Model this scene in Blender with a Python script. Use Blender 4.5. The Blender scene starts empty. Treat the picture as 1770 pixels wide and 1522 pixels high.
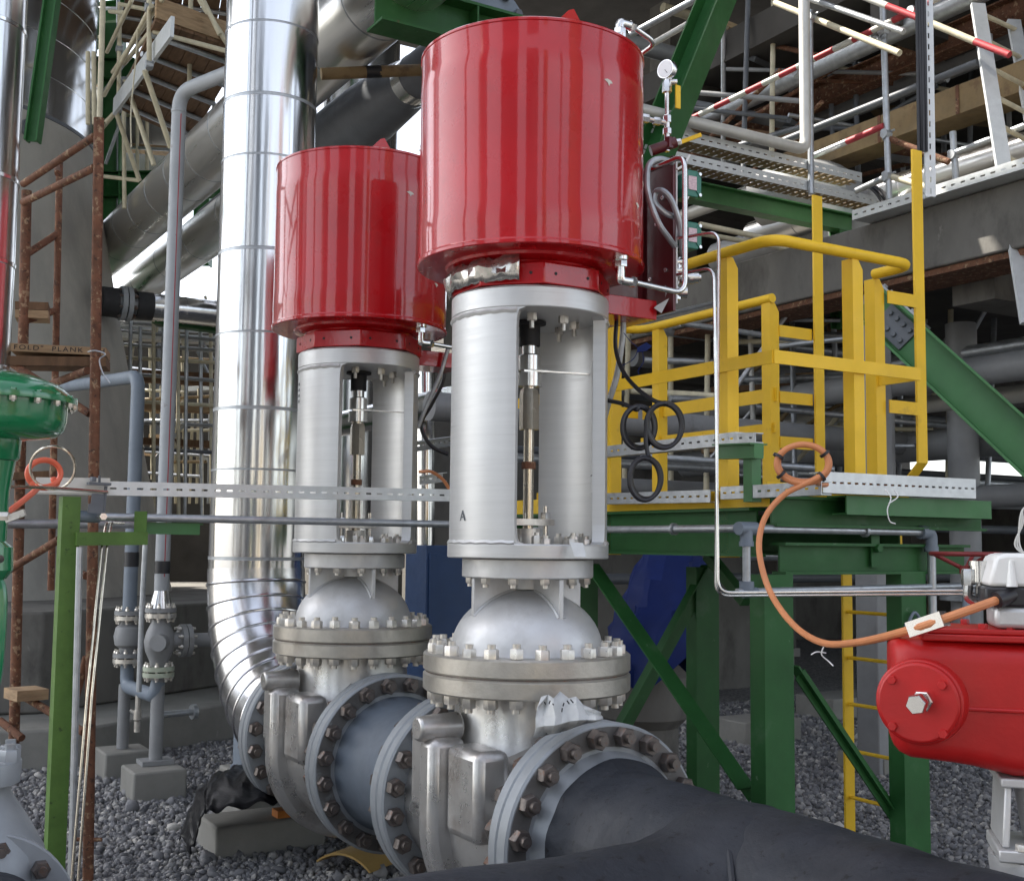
import bpy, math, random
import numpy as np
from mathutils import Vector, Matrix, Euler
random.seed(7)
V = Vector; PI = math.pi
S = bpy.context.scene; COL = S.collection
# ---------------------------------------------------------------- camera, sky, sun, exposure
F0 = 2050.0; PITCH = math.radians(5.0); ROLL = .011; TH = math.atan2(.513, .859); EYE = 1.6
Fh = V((math.sin(TH), math.cos(TH), 0)); Rh = V((math.cos(TH), -math.sin(TH), 0)); ZZ = V((0, 0, 1))
fw = Fh*math.cos(PITCH) + ZZ*math.sin(PITCH); u0 = ZZ*math.cos(PITCH) - Fh*math.sin(PITCH)
rt = Rh*math.cos(ROLL) + u0*math.sin(ROLL); up = u0*math.cos(ROLL) - Rh*math.sin(ROLL)
CAM = V((0, 0, EYE))
cd = bpy.data.cameras.new('camera'); cd.sensor_width = 36; cd.lens = 36*F0/1770; cd.clip_end = 1000; cd.clip_start = .05
cam = bpy.data.objects.new('camera', cd); COL.objects.link(cam); S.camera = cam
cam.matrix_world = Matrix(((rt.x, up.x, -fw.x, 0), (rt.y, up.y, -fw.y, 0), (rt.z, up.z, -fw.z, EYE), (0, 0, 0, 1)))
SUN_AZ = math.radians(-38); SUN_EL = math.radians(50)      # azimuth clockwise from +Y
w = bpy.data.worlds.new('World'); S.world = w; w.use_nodes = True
nt = w.node_tree; bg = nt.nodes['Background']
sky = nt.nodes.new('ShaderNodeTexSky'); sky.sky_type = 'NISHITA'; sky.sun_disc = False
sky.sun_elevation = SUN_EL; sky.sun_rotation = SUN_AZ; sky.dust_density = 2; sky.air_density = 1.0; sky.ozone_density = .6
hsv = nt.nodes.new('ShaderNodeHueSaturation'); hsv.inputs['Saturation'].default_value = .45; nt.links.new(sky.outputs[0], hsv.inputs['Color']); nt.links.new(hsv.outputs[0], bg.inputs[0]); bg.inputs[1].default_value = .13
sd = bpy.data.lights.new('sun', 'SUN'); sd.energy = 4.0; sd.angle = math.radians(.5); sd.color = (1, .94, .84)
sun = bpy.data.objects.new('sun', sd); COL.objects.link(sun)
sdir = V((math.sin(SUN_AZ)*math.cos(SUN_EL), math.cos(SUN_AZ)*math.cos(SUN_EL), math.sin(SUN_EL)))
sun.rotation_euler = sdir.to_track_quat('Z', 'Y').to_euler(); sun.location = (0, 0, 30)
S.view_settings.view_transform = 'Standard'; S.view_settings.look = 'None'; S.view_settings.exposure = 1.82; S.view_settings.gamma = 1

# ---------------------------------------------------------------- photo pixel -> point in the place
def ray(px, py): return fw + rt*((px-885)/F0) + up*((761-py)/F0)
def at(px, py, d): r = ray(px, py); return CAM + r*(d/r.dot(Fh))
def onX(px, py, X): r = ray(px, py); return CAM + r*(X/r.x)
def onY(px, py, Y): r = ray(px, py); return CAM + r*(Y/r.y)
def onZ(px, py, Z): r = ray(px, py); return CAM + r*((Z-EYE)/r.z)

# ---------------------------------------------------------------- mesh builder
def frame(d, upv=None):
    d = V(d).normalized()
    a = V(upv) if upv is not None else (V((0, 0, 1)) if abs(d.z) < .95 else V((0, 1, 0)))
    x = a.cross(d)
    if x.length < 1e-5: x = V((1, 0, 0)).cross(d)
    x.normalize(); y = d.cross(x); return x, y, d
def fillet(pts, rad, n=5):
    pts = [V(p) for p in pts]; out = [pts[0]]
    for i in range(1, len(pts)-1):
        a, b, c = pts[i-1], pts[i], pts[i+1]; u = (a-b); v = (c-b); lu, lv = u.length, v.length
        if lu < 1e-6 or lv < 1e-6: continue
        u.normalize(); v.normalize(); ang = u.angle(v, PI)
        if ang > 3.0: out.append(b); continue
        t = min(rad/math.tan(ang/2), lu*.48, lv*.48)
        p, q = b+u*t, b+v*t
        for k in range(n+1):
            s = k/n; out.append(p*(1-s)**2 + b*2*s*(1-s) + q*s*s)
    out.append(pts[-1]); return out
def spline(pts, n=8):
    pts = [V(p) for p in pts]; P = [pts[0]*2-pts[1]] + pts + [pts[-1]*2-pts[-2]]; out = []
    for i in range(1, len(P)-2):
        p0, p1, p2, p3 = P[i-1], P[i], P[i+1], P[i+2]
        for k in range(n):
            t = k/n
            out.append(.5*((2*p1)+(p2-p0)*t+(2*p0-5*p1+4*p2-p3)*t*t+(3*p1-p0-3*p2+p3)*t**3))
    out.append(pts[-1]); return out
class MB:
    def __init__(s): s.v = []; s.f = []; s.mi = []; s.m = 0
    def add(s, vs, fs):
        o = len(s.v); s.v += [V(p) for p in vs]
        for f in fs: s.f.append([i+o for i in f]); s.mi.append(s.m)
        return s
    def box(s, lo, hi):
        x0, y0, z0 = lo; x1, y1, z1 = hi
        x0, x1 = min(x0, x1), max(x0, x1); y0, y1 = min(y0, y1), max(y0, y1); z0, z1 = min(z0, z1), max(z0, z1)
        return s.add([(x0,y0,z0),(x1,y0,z0),(x1,y1,z0),(x0,y1,z0),(x0,y0,z1),(x1,y0,z1),(x1,y1,z1),(x0,y1,z1)],
              [(0,3,2,1),(4,5,6,7),(0,1,5,4),(1,2,6,5),(2,3,7,6),(3,0,4,7)])
    def beam(s, p, q, w, h, upv=None):            # w across, h along up
        p, q = V(p), V(q); x, y, d = frame(q-p, upv); x = x*(w/2); y = y*(h/2)
        return s.add([p-x-y, p+x-y, p+x+y, p-x+y, q-x-y, q+x-y, q+x+y, q-x+y],
              [(0,3,2,1),(4,5,6,7),(0,1,5,4),(1,2,6,5),(2,3,7,6),(3,0,4,7)])
    def ibeam(s, p, q, h, b, tf=.012, tw=.01, upv=None):
        p, q = V(p), V(q); x, y, d = frame(q-p, upv)
        s.beam(p+y*(h/2-tf/2), q+y*(h/2-tf/2), b, tf, upv); s.beam(p-y*(h/2-tf/2), q-y*(h/2-tf/2), b, tf, upv)
        return s.beam(p, q, tw, h-2*tf, upv)
    def cyl(s, p, q, r, r2=None, n=24, caps=True):
        p, q = V(p), V(q); r2 = r if r2 is None else r2; x, y, d = frame(q-p)
        vs = []
        for i in range(n):
            a = 2*PI*i/n; c = x*math.cos(a)+y*math.sin(a); vs += [p+c*r, q+c*r2]
        fs = [(2*i, 2*((i+1) % n), 2*((i+1) % n)+1, 2*i+1) for i in range(n)]
        if caps: fs += [tuple(2*i for i in range(n))[::-1], tuple(2*i+1 for i in range(n))]
        return s.add(vs, fs)
    def hexa(s, p, ax, r, h, spin=0): 
        p = V(p); x, y, d = frame(ax); vs = []
        for i in range(6):
            a = PI/3*i+spin; c = (x*math.cos(a)+y*math.sin(a))*r; vs += [p+c, p+c*1.0+d*h*.85, p+c*.88+d*h]
        fs = []
        for i in range(6):
            j = (i+1) % 6; fs += [(3*i, 3*j, 3*j+1, 3*i+1), (3*i+1, 3*j+1, 3*j+2, 3*i+2)]
        fs += [tuple(3*i for i in range(6))[::-1], tuple(3*i+2 for i in range(6))]
        return s.add(vs, fs)
    def tube(s, pts, r, n=10, caps=True, closed=False):
        pts = [V(p) for p in pts]; m = len(pts); T = []
        for i in range(m):
            if closed: t = pts[(i+1) % m]-pts[i-1]
            else: t = pts[min(i+1, m-1)]-pts[max(i-1, 0)]
            T.append(t.normalized())
        x, y, d = frame(T[0]); vs = []; rr = r if isinstance(r, (list, tuple)) else [r]*m
        for i in range(m):
            if i: 
                q = T[i-1].rotation_difference(T[i]); x = q @ x
                x = (x - T[i]*x.dot(T[i])).normalized()
            y = T[i].cross(x)
            for k in range(n):
                a = 2*PI*k/n; vs.append(pts[i] + (x*math.cos(a)+y*math.sin(a))*rr[i])
        fs = []
        for i in range(m if closed else m-1):
            j = (i+1) % m
            for k in range(n):
                l = (k+1) % n; fs.append((i*n+k, i*n+l, j*n+l, j*n+k))
        if caps and not closed: fs += [tuple(range(n))[::-1], tuple((m-1)*n+k for k in range(n))]
        return s.add(vs, fs)
    def lathe(s, prof, org=(0,0,0), ax=(0,0,1), n=48, a0=0, a1=None, caps=True):  # prof: (r, h)
        o = V(org); x, y, d = frame(ax); full = a1 is None
        a1 = 2*PI if full else a1; m = n if full else n+1; vs = []; k = len(prof)
        for i in range(m):
            a = a0+(a1-a0)*i/n; c = x*math.cos(a)+y*math.sin(a)
            vs += [o+c*r+d*h for r, h in prof]
        fs = []
        for i in range(n):
            j = (i+1) % m
            for q in range(k-1): fs.append((i*k+q, j*k+q, j*k+q+1, i*k+q+1))
        if caps and full:
            if prof[0][0] > 1e-4: fs.append(tuple(i*k for i in range(m))[::-1])
            if prof[-1][0] > 1e-4: fs.append(tuple(i*k+k-1 for i in range(m)))
        return s.add(vs, fs)
    def prism(s, poly, ext):                      # poly: 3-D points, extruded by vector
        n = len(poly); e = V(ext); poly = [V(p) for p in poly]
        return s.add(poly+[p+e for p in poly], [tuple(range(n))[::-1], tuple(range(n, 2*n))] + [(i, (i+1) % n, (i+1) % n+n, i+n) for i in range(n)])
    def slotted(s, p, q, h, t=.004, flange=.04, fdir=None, pitch=.05, sl=.026, sh=.009, upv=(0,0,1), bottom=True, top=True):
        p, q = V(p), V(q); L = (q-p).length; d = (q-p)/L; y = V(upv).normalized(); z = d.cross(y) if fdir is None else V(fdir).normalized()
        g = (h-sh)/2
        s.beam(p+y*(sh/2+g/2), q+y*(sh/2+g/2), t, g, upv); s.beam(p-y*(sh/2+g/2), q-y*(sh/2+g/2), t, g, upv)
        n = max(1, int(L/pitch)); pi_ = L/n
        for i in range(n+1):
            a = max(0, i*pi_-(pi_-sl)/2); b = min(L, i*pi_+(pi_-sl)/2)
            s.beam(p+d*a, p+d*b, t, sh, upv)
        for on, sg in ((top, 1), (bottom, -1)):
            if on:
                o = y*(sg*(h/2-t/2-.0003)) + z*(flange/2+t/2); s.beam(p+o, q+o, flange, t, upv)
        return s
W = {}
def obj(name, mb, mat, parent=None, label=None, org=None, ang=35, bevel=0):
    me = bpy.data.meshes.new(name); vs = np.array([tuple(p) for p in mb.v], dtype=np.float64)
    if parent is not None: o = V(W[parent.name])
    elif org is not None: o = V(org)
    else: lo, hi = vs.min(0), vs.max(0); o = V(((lo[0]+hi[0])/2, (lo[1]+hi[1])/2, lo[2]))
    vs = vs - np.array(tuple(o)); me.from_pydata([tuple(p) for p in vs], [], mb.f)
    ms = mat if isinstance(mat, (list, tuple)) else [mat]
    for m in ms: me.materials.append(m)
    if len(ms) > 1: me.polygons.foreach_set('material_index', mb.mi)
    me.polygons.foreach_set('use_smooth', [True]*len(me.polygons))
    import bmesh
    bm = bmesh.new(); bm.from_mesh(me); bmesh.ops.recalc_face_normals(bm, faces=bm.faces); bm.to_mesh(me); bm.free()
    me.set_sharp_from_angle(angle=math.radians(ang))
    ob = bpy.data.objects.new(name, me); COL.objects.link(ob)
    if parent is not None: ob.parent = parent
    else: ob.location = o
    W[ob.name] = tuple(o)
    if label: ob['label'] = label
    if bevel:
        b = ob.modifiers.new('bevel', 'BEVEL'); b.width = bevel; b.segments = 2; b.limit_method = 'ANGLE'; b.angle_limit = math.radians(40)
    return ob
def tag(o, label=None, cat=None, group=None, kind=None):
    if label: o['label'] = label
    if cat: o['category'] = cat
    if group: o['group'] = group
    if kind: o['kind'] = kind
    return o
def thing(name, label, cat, loc, group=None):
    o = bpy.data.objects.new(name, None); o.empty_display_size = .1; COL.objects.link(o); o.location = loc
    W[o.name] = tuple(loc); return tag(o, label, cat, group)
def single(name, mb, mat, label, cat, group=None, **k): return tag(obj(name, mb, mat, **k), label, cat, group)
def inst(name, me, parent, loc, rot=(0,0,0)):
    o = bpy.data.objects.new(name, me); COL.objects.link(o); o.parent = parent
    o.location = V(loc)-V(W[parent.name]); o.rotation_euler = rot; W[o.name] = tuple(loc); return o
def copy_tree(o, parent=None):
    c = o.copy(); COL.objects.link(c); c.parent = parent
    for ch in o.children: copy_tree(ch, c)
    return c

# ---------------------------------------------------------------- materials
def mat(name, col, rough=.5, metal=0., var=.15, vs=6., bump=0., bs=60., stretch=(1,1,1), coat=0., spec=.5, dirt=None, rvar=.1, coatr=.06):
    m = bpy.data.materials.new(name); m.use_nodes = True; n = m.node_tree.nodes; l = m.node_tree.links
    b = n['Principled BSDF']; b.inputs['Metallic'].default_value = metal; b.inputs['Roughness'].default_value = rough
    b.inputs['Specular IOR Level'].default_value = spec
    if coat: b.inputs['Coat Weight'].default_value = coat; b.inputs['Coat Roughness'].default_value = coatr
    tc = n.new('ShaderNodeTexCoord'); mp = n.new('ShaderNodeMapping'); mp.inputs['Scale'].default_value = stretch
    l.new(tc.outputs['Object'], mp.inputs[0])
    def noise(scale, det=5, rg=.6, src=None):
        t = n.new('ShaderNodeTexNoise'); t.inputs['Scale'].default_value = scale; t.inputs['Detail'].default_value = det
        t.inputs['Roughness'].default_value = rg; l.new((src or mp).outputs[0], t.inputs['Vector']); return t
    nz = noise(vs); rmp = n.new('ShaderNodeMapRange'); rmp.inputs[1].default_value = .25; rmp.inputs[2].default_value = .75
    rmp.inputs[3].default_value = 1-var; rmp.inputs[4].default_value = 1+var; l.new(nz.outputs['Fac'], rmp.inputs[0])
    mul = n.new('ShaderNodeVectorMath'); mul.operation = 'SCALE'; mul.inputs[0].default_value = col[:3]; l.new(rmp.outputs[0], mul.inputs['Scale'])
    out = mul.outputs[0]
    for dd in (dirt or []):                         # (colour, scale, threshold, softness, amount)
        dc, ds, dt, dsoft, da = dd
        t = noise(ds, 8, .65); r2 = n.new('ShaderNodeMapRange'); r2.inputs[1].default_value = dt; r2.inputs[2].default_value = dt+dsoft
        r2.inputs[3].default_value = 0; r2.inputs[4].default_value = da; l.new(t.outputs['Fac'], r2.inputs[0])
        mx = n.new('ShaderNodeMix'); mx.data_type = 'RGBA'; l.new(r2.outputs[0], mx.inputs[0]); l.new(out, mx.inputs[6]); mx.inputs[7].default_value = (*dc, 1)
        out = mx.outputs[2]
    l.new(out, b.inputs['Base Color'])
    if rvar:
        t = noise(vs*2.3); r3 = n.new('ShaderNodeMapRange'); r3.inputs[1].default_value = .25; r3.inputs[2].default_value = .75
        r3.inputs[3].default_value = max(.02, rough-rvar); r3.inputs[4].default_value = min(1, rough+rvar); l.new(t.outputs['Fac'], r3.inputs[0]); l.new(r3.outputs[0], b.inputs['Roughness'])
    if bump:
        t = noise(bs, 4, .55); bp = n.new('ShaderNodeBump'); bp.inputs['Strength'].default_value = min(1, bump); bp.inputs['Distance'].default_value = .004
        l.new(t.outputs['Fac'], bp.inputs['Height']); l.new(bp.outputs[0], b.inputs['Normal'])
        if coat: l.new(bp.outputs[0], b.inputs['Coat Normal'])
    return m
RUST = (.16, .07, .03); DIRT = (.10, .085, .07)
M = {}
M['red'] = mat('glossy_red_paint', (.44, .005, .009), .30, var=.10, vs=4, bump=.03, bs=60, coat=.85, spec=.25, rvar=.08, coatr=.055, dirt=[((.30,.02,.02), 5, .60, .15, .5), ((.10,.03,.03), 30, .74, .02, .5)])
M['redmatte'] = mat('red_paint', (.43, .008, .008), .40, var=.16, vs=6, bump=.14, bs=75, spec=.45, dirt=[((.3,.2,.18), 9, .66, .06, .5)])
M['maroon'] = mat('dark_red_panel', (.10, .012, .016), .35, var=.15)
M['darkred'] = mat('dark_red_handwheel', (.2, .02, .02), .45)
M['silver'] = mat('silver_paint', (.57, .57, .565), .42, metal=.55, var=.05, vs=4, bump=.035, bs=9, stretch=(.6,.6,16), dirt=[((.3,.28,.26), 3, .62, .14, .4), ((.22,.19,.16), 16, .72, .03, .6)], rvar=.08)
M['silverdome'] = mat('silver_paint_cast', (.58, .58, .58), .45, metal=.5, var=.10, vs=7, bump=.22, bs=60, dirt=[((.35,.32,.29), 4, .56, .2, .45), ((.24,.18,.13), 13, .68, .05, .5)])
M['cast'] = mat('grainy_cast_steel', (.47, .445, .40), .40, metal=.75, var=.14, vs=14, bump=.22, bs=90, dirt=[((.22,.15,.10), 5, .64, .12, .35)])
M['body'] = mat('dirty_silver_casting', (.55, .54, .525), .32, metal=.75, var=.16, vs=5, bump=.22, bs=26, dirt=[((.19,.12,.08), 4, .54, .22, .55), ((.14,.12,.11), 10, .62, .12, .4), ((.6,.58,.55), 13, .66, .05, .5)])
M['flange'] = mat('blue_grey_flange_paint', (.29, .31, .33), .45, metal=.25, var=.14, vs=8, bump=.08, bs=60, dirt=[((.16,.12,.09), 8, .62, .12, .45)])
M['spool'] = mat('blue_grey_pipe_paint', (.125, .15, .185), .5, var=.14, vs=5, bump=.05, bs=60, dirt=[((.12,.10,.09), 4, .62, .14, .4)])
M['nutdark'] = mat('weathered_nut_steel', (.15, .13, .12), .45, metal=.7, var=.3, vs=30, bump=.1, bs=200, dirt=[((.22,.09,.04), 18, .55, .1, .7)])
M['nut'] = mat('plated_nut_steel', (.62, .59, .54), .35, metal=.7, var=.2, vs=30, dirt=[((.3,.2,.13), 22, .63, .1, .5)])
M['steel'] = mat('stainless_steel', (.72, .71, .69), .22, metal=1, var=.08, vs=20, rvar=.06)
M['stem'] = mat('polished_stem', (.55, .50, .42), .22, metal=1, var=.12, vs=12)
M['galv'] = mat('galvanised_tube', (.42, .44, .46), .42, metal=.7, var=.2, vs=18, dirt=[((.2,.19,.18), 10, .6, .1, .4)])
M['channel'] = mat('galvanised_channel', (.62, .64, .64), .45, metal=.45, var=.1, vs=14, dirt=[((.3,.29,.27), 14, .66, .1, .4)])
M['alu'] = mat('aluminium_cladding', (.70, .70, .70), .17, metal=1, var=.08, vs=3, bump=.42, bs=5.0, stretch=(2.0,2.0,.14), rvar=.04)
M['aluy'] = mat('aluminium_cladding_lying', (.84, .83, .81), .3, metal=1, var=.06, vs=3, bump=.22, bs=5.0, stretch=(2.4,.12,2.4), rvar=.05)
M['aluel'] = mat('aluminium_elbow_gores', (.68, .68, .70), .22, metal=1, var=.06, vs=4, bump=.2, bs=7, rvar=.05)
M['black'] = mat('black_wrap', (.021, .024, .031), .58, var=.4, vs=3.5, bump=1, bs=26, spec=.4, dirt=[((.055,.056,.062), 2.6, .5, .25, .5), ((.10,.095,.09), 9, .66, .06, .4), ((.006,.006,.007), 30, .60, .05, .85)])
M['rubber'] = mat('black_cable_sheath', (.018, .018, .022), .4, var=.15)
M['sleeve'] = mat('black_rubber_sleeve', (.02, .02, .022), .7, var=.25, bump=.4, bs=30)
M['plastic'] = mat('black_plastic_sheet', (.006, .006, .008), .38, var=.2, bump=1, bs=16, spec=.22)
M['yellow'] = mat('yellow_paint', (.86, .54, .030), .45, var=.10, vs=5, bump=.06, bs=60, spec=.3, dirt=[((.40,.22,.04), 7, .62, .12, .5), ((.12,.07,.03), 24, .70, .03, .7)])
M['green'] = mat('dark_green_paint', (.024, .105, .028), .48, var=.2, vs=5, bump=.08, bs=70, spec=.3, dirt=[((.09,.15,.09), 5, .60, .12, .5), ((.10,.07,.04), 16, .70, .03, .7), ((.20,.28,.20), 22, .68, .04, .5)])
M['greenlt'] = mat('mid_green_paint', (.045, .165, .050), .48, var=.15, vs=5, bump=.05, bs=70, dirt=[((.12,.18,.13), 7, .66, .1, .5)])
M['greenbr'] = mat('chipped_bright_green_paint', (.085, .165, .035), .5, spec=.3, var=.25, vs=8, bump=.2, bs=70, dirt=[((.03,.05,.02), 30, .63, .05, .7)])
M['greenact'] = mat('glossy_green_enamel', (.010, .17, .062), .22, var=.08, vs=5, coat=.8, bump=.04, bs=30)
M['greenbox'] = mat('teal_green_enclosure', (.03, .17, .12), .4, var=.08)
M['paper'] = mat('white_paper', (.56, .57, .565), .6, var=.12, vs=14, bump=.8, bs=16)
M['white'] = mat('white_plastic', (.75, .75, .73), .4, var=.05)
M['labelink'] = mat('printed_label', (.62, .45, .48), .5, var=.35, vs=260, stretch=(.3,.3,1))
M['ink'] = mat('black_marker_ink', (.012, .012, .016), .6, var=.1)
M['orange'] = mat('orange_cable_sheath', (.62, .24, .10), .5, var=.1, vs=8)
M['orangered'] = mat('orange_red_hose', (.72, .14, .07), .45, var=.1)
M['concrete'] = mat('concrete', (.235, .23, .21), .85, var=.16, vs=5, bump=.25, bs=60, dirt=[((.12,.115,.105), 2.5, .55, .18, .6), ((.4,.39,.37), 9, .68, .08, .4)])
M['concretedk'] = mat('stained_concrete', (.145, .138, .125), .88, var=.22, vs=3, bump=.25, bs=40, stretch=(1,1,.5), dirt=[((.06,.055,.05), 2.2, .52, .14, .75), ((.34,.32,.29), 5, .66, .06, .5)])
M['fireproof'] = mat('fireproofing_cement', (.45, .43, .39), .88, var=.16, vs=1.6, bump=.25, bs=30, stretch=(1,1,.5), dirt=[((.17,.165,.16), 1.1, .50, .25, .65), ((.5,.5,.48), 2.2, .6, .2, .35), ((.1,.09,.08), 5, .70, .03, .6)])
M['rust'] = mat('rusty_scaffold_tube', (.15, .065, .035), .85, var=.45, vs=14, bump=.6, bs=70, dirt=[((.36,.25,.15), 26, .56, .05, .75), ((.04,.022,.016), 40, .57, .05, .8)])
M['wood'] = mat('scaffold_board_wood', (.34, .23, .13), .8, var=.3, vs=8, bump=.2, bs=40, stretch=(1,1,6), dirt=[((.12,.07,.04), 5, .58, .12, .5)])
M['wooddk'] = mat('old_brown_boards', (.15, .085, .045), .85, var=.35, vs=6, bump=.2, bs=40, stretch=(5,1,1))
M['paintgrey'] = mat('grey_primer_pipe', (.36, .38, .40), .5, var=.12, vs=6, dirt=[((.16,.12,.1), 12, .66, .06, .6)])
M['bluegrey'] = mat('blue_grey_pipe', (.18, .215, .26), .5, var=.12, vs=6)
M['greydk'] = mat('dark_grey_pipe', (.11, .12, .135), .5, var=.15, vs=5)
M['greymid'] = mat('mid_grey_pipe', (.25, .255, .26), .5, var=.15, vs=5, dirt=[((.1,.09,.08), 6, .62, .1, .5)])
M['pipered'] = mat('red_pinstripe', (.4, .03, .04), .5)
M['pipewhite'] = mat('off_white_pipe', (.58, .57, .53), .45, metal=.3, var=.1, vs=8)
M['tan'] = mat('tan_steel', (.23, .16, .075), .7, var=.3, vs=5, dirt=[((.12,.06,.03), 7, .56, .1, .6)])
M['tanclad'] = mat('tan_cladding_sheet', (.38, .25, .08), .45, var=.12, vs=6)
M['cream'] = mat('cream_painted_tube', (.55, .50, .36), .55, var=.2, vs=12)
M['stripered'] = mat('red_painted_tube', (.40, .035, .045), .55, var=.2, vs=12)
M['stripewht'] = mat('white_painted_tube', (.56, .55, .50), .55, var=.2, vs=12)
M['tarp'] = mat('blue_tarpaulin', (.008, .021, .12), .55, spec=.2, var=.2, vs=5, bump=.5, bs=12)
M['bluecab'] = mat('blue_cabinet_paint', (.022, .06, .16), .45, var=.1)
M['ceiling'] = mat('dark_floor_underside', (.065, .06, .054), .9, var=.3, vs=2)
M['grate'] = mat('steel_grating', (.22, .22, .22), .6, metal=.5)
M['creamwall'] = mat('cream_rendered_wall', (.62, .55, .42), .9, var=.06, vs=.6)
M['orangemark'] = mat('orange_painted_wood', (.6, .2, .03), .6)
M['glass'] = mat('white_dial', (.8, .8, .8), .2, var=.02)
M['grime'] = mat('oily_grime', (.13,.125,.12), .6, metal=.2, var=.35, vs=9, dirt=[((.25,.26,.27), 12, .58, .1, .8)])
M['putty'] = mat('pale_putty', (.66, .63, .55), .8)
M['greengasket'] = mat('pale_green_flange', (.42, .46, .36), .5)
M['foil'] = mat('duct_tape_foil', (.6, .58, .55), .25, metal=.9, bump=.4, bs=40)

# ---------------------------------------------------------------- ground
def gravel_mat():
    m = bpy.data.materials.new('gravel_ground'); m.use_nodes = True; n = m.node_tree.nodes; l = m.node_tree.links; b = n['Principled BSDF']
    tc = n.new('ShaderNodeTexCoord'); v = n.new('ShaderNodeTexVoronoi'); v.inputs['Scale'].default_value = 38; l.new(tc.outputs['Object'], v.inputs['Vector'])
    r = n.new('ShaderNodeValToRGB'); r.color_ramp.elements[0].color = (.08,.08,.085,1); r.color_ramp.elements[1].color = (.26,.255,.245,1)
    l.new(v.outputs['Color'], r.inputs[0]); l.new(r.outputs[0], b.inputs['Base Color']); b.inputs['Roughness'].default_value = .9
    bp = n.new('ShaderNodeBump'); bp.inputs['Strength'].default_value = .9; bp.inputs['Distance'].default_value = .02; bp.invert = True
    l.new(v.outputs['Distance'], bp.inputs['Height']); l.new(bp.outputs[0], b.inputs['Normal']); return m
g = MB(); g.add([(-200,-200,0),(200,-200,0),(200,200,0),(-200,200,0)], [(0,1,2,3)])
tag(obj('ground', g, gravel_mat(), org=(0,0,0)), kind='structure')
def stone_mat():
    m = bpy.data.materials.new('crushed_stone'); m.use_nodes = True; n = m.node_tree.nodes; l = m.node_tree.links; b = n['Principled BSDF']
    gm = n.new('ShaderNodeNewGeometry'); r = n.new('ShaderNodeValToRGB'); e = r.color_ramp.elements
    e[0].color = (.10,.102,.11,1); e[1].color = (.48,.46,.43,1); e[1].position = 1.0
    for p, c in ((.55, (.20,.20,.21,1)), (.90, (.30,.295,.285,1))):
        k = e.new(p); k.color = c
    l.new(gm.outputs['Random Per Island'], r.inputs[0]); l.new(r.outputs[0], b.inputs['Base Color']); b.inputs['Roughness'].default_value = .85; return m
def gravel(name, areas, size, seed):
    rng = np.random.default_rng(seed); pts = []
    for (x0, x1, y0, y1, n) in areas:
        pts.append(np.stack([rng.uniform(x0, x1, n), rng.uniform(y0, y1, n)], 1))
    p = np.concatenate(pts); N = len(p)
    t = (1+5**.5)/2
    iv = np.array([(-1,t,0),(1,t,0),(-1,-t,0),(1,-t,0),(0,-1,t),(0,1,t),(0,-1,-t),(0,1,-t),(t,0,-1),(t,0,1),(-t,0,-1),(-t,0,1)])/1.9
    fc = np.array([(0,11,5),(0,5,1),(0,1,7),(0,7,10),(0,10,11),(1,5,9),(5,11,4),(11,10,2),(10,7,6),(7,1,8),(3,9,4),(3,4,2),(3,2,6),(3,6,8),(3,8,9),(4,9,5),(2,4,11),(6,2,10),(8,6,7),(9,8,1)])
    sc = rng.lognormal(0, .32, N)*size; v = iv[None]*(1+rng.uniform(-.28, .28, (N, 12, 3)))
    v = v*(np.array([1,1,.7])*rng.uniform(.75, 1.25, (N, 3)))[:, None, :]*sc[:, None, None]
    q = rng.normal(size=(N, 4)); q /= np.linalg.norm(q, axis=1)[:, None]; ww, x, y, z = q.T
    R = np.stack([1-2*(y*y+z*z), 2*(x*y-z*ww), 2*(x*z+y*ww), 2*(x*y+z*ww), 1-2*(x*x+z*z), 2*(y*z-x*ww), 2*(x*z-y*ww), 2*(y*z+x*ww), 1-2*(x*x+y*y)], 1).reshape(N, 3, 3)
    v = np.einsum('nij,nkj->nki', R, v); v[:, :, 0] += p[:, 0:1]; v[:, :, 1] += p[:, 1:2]; v[:, :, 2] += (sc*rng.uniform(.1, .75, N))[:, None]
    f = (fc[None]+np.arange(N)[:, None, None]*12).reshape(-1, 3)
    me = bpy.data.meshes.new(name); me.vertices.add(N*12); me.vertices.foreach_set('co', v.reshape(-1))
    me.loops.add(f.size); me.loops.foreach_set('vertex_index', f.reshape(-1).astype(np.int32)); me.polygons.add(len(f))
    me.polygons.foreach_set('loop_start', np.arange(0, f.size, 3, dtype=np.int32)); me.update(calc_edges=True)
    me.materials.append(stone_mat()); o = bpy.data.objects.new(name, me); COL.objects.link(o); return o
tag(gravel('gravel', [(-1.6,2.3,4.4,9.2,38000),(2.3,9.5,2.3,9.5,62000)], .0138, 3), 'loose grey crushed stone covering the ground of the yard', 'gravel', kind='stuff')

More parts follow.
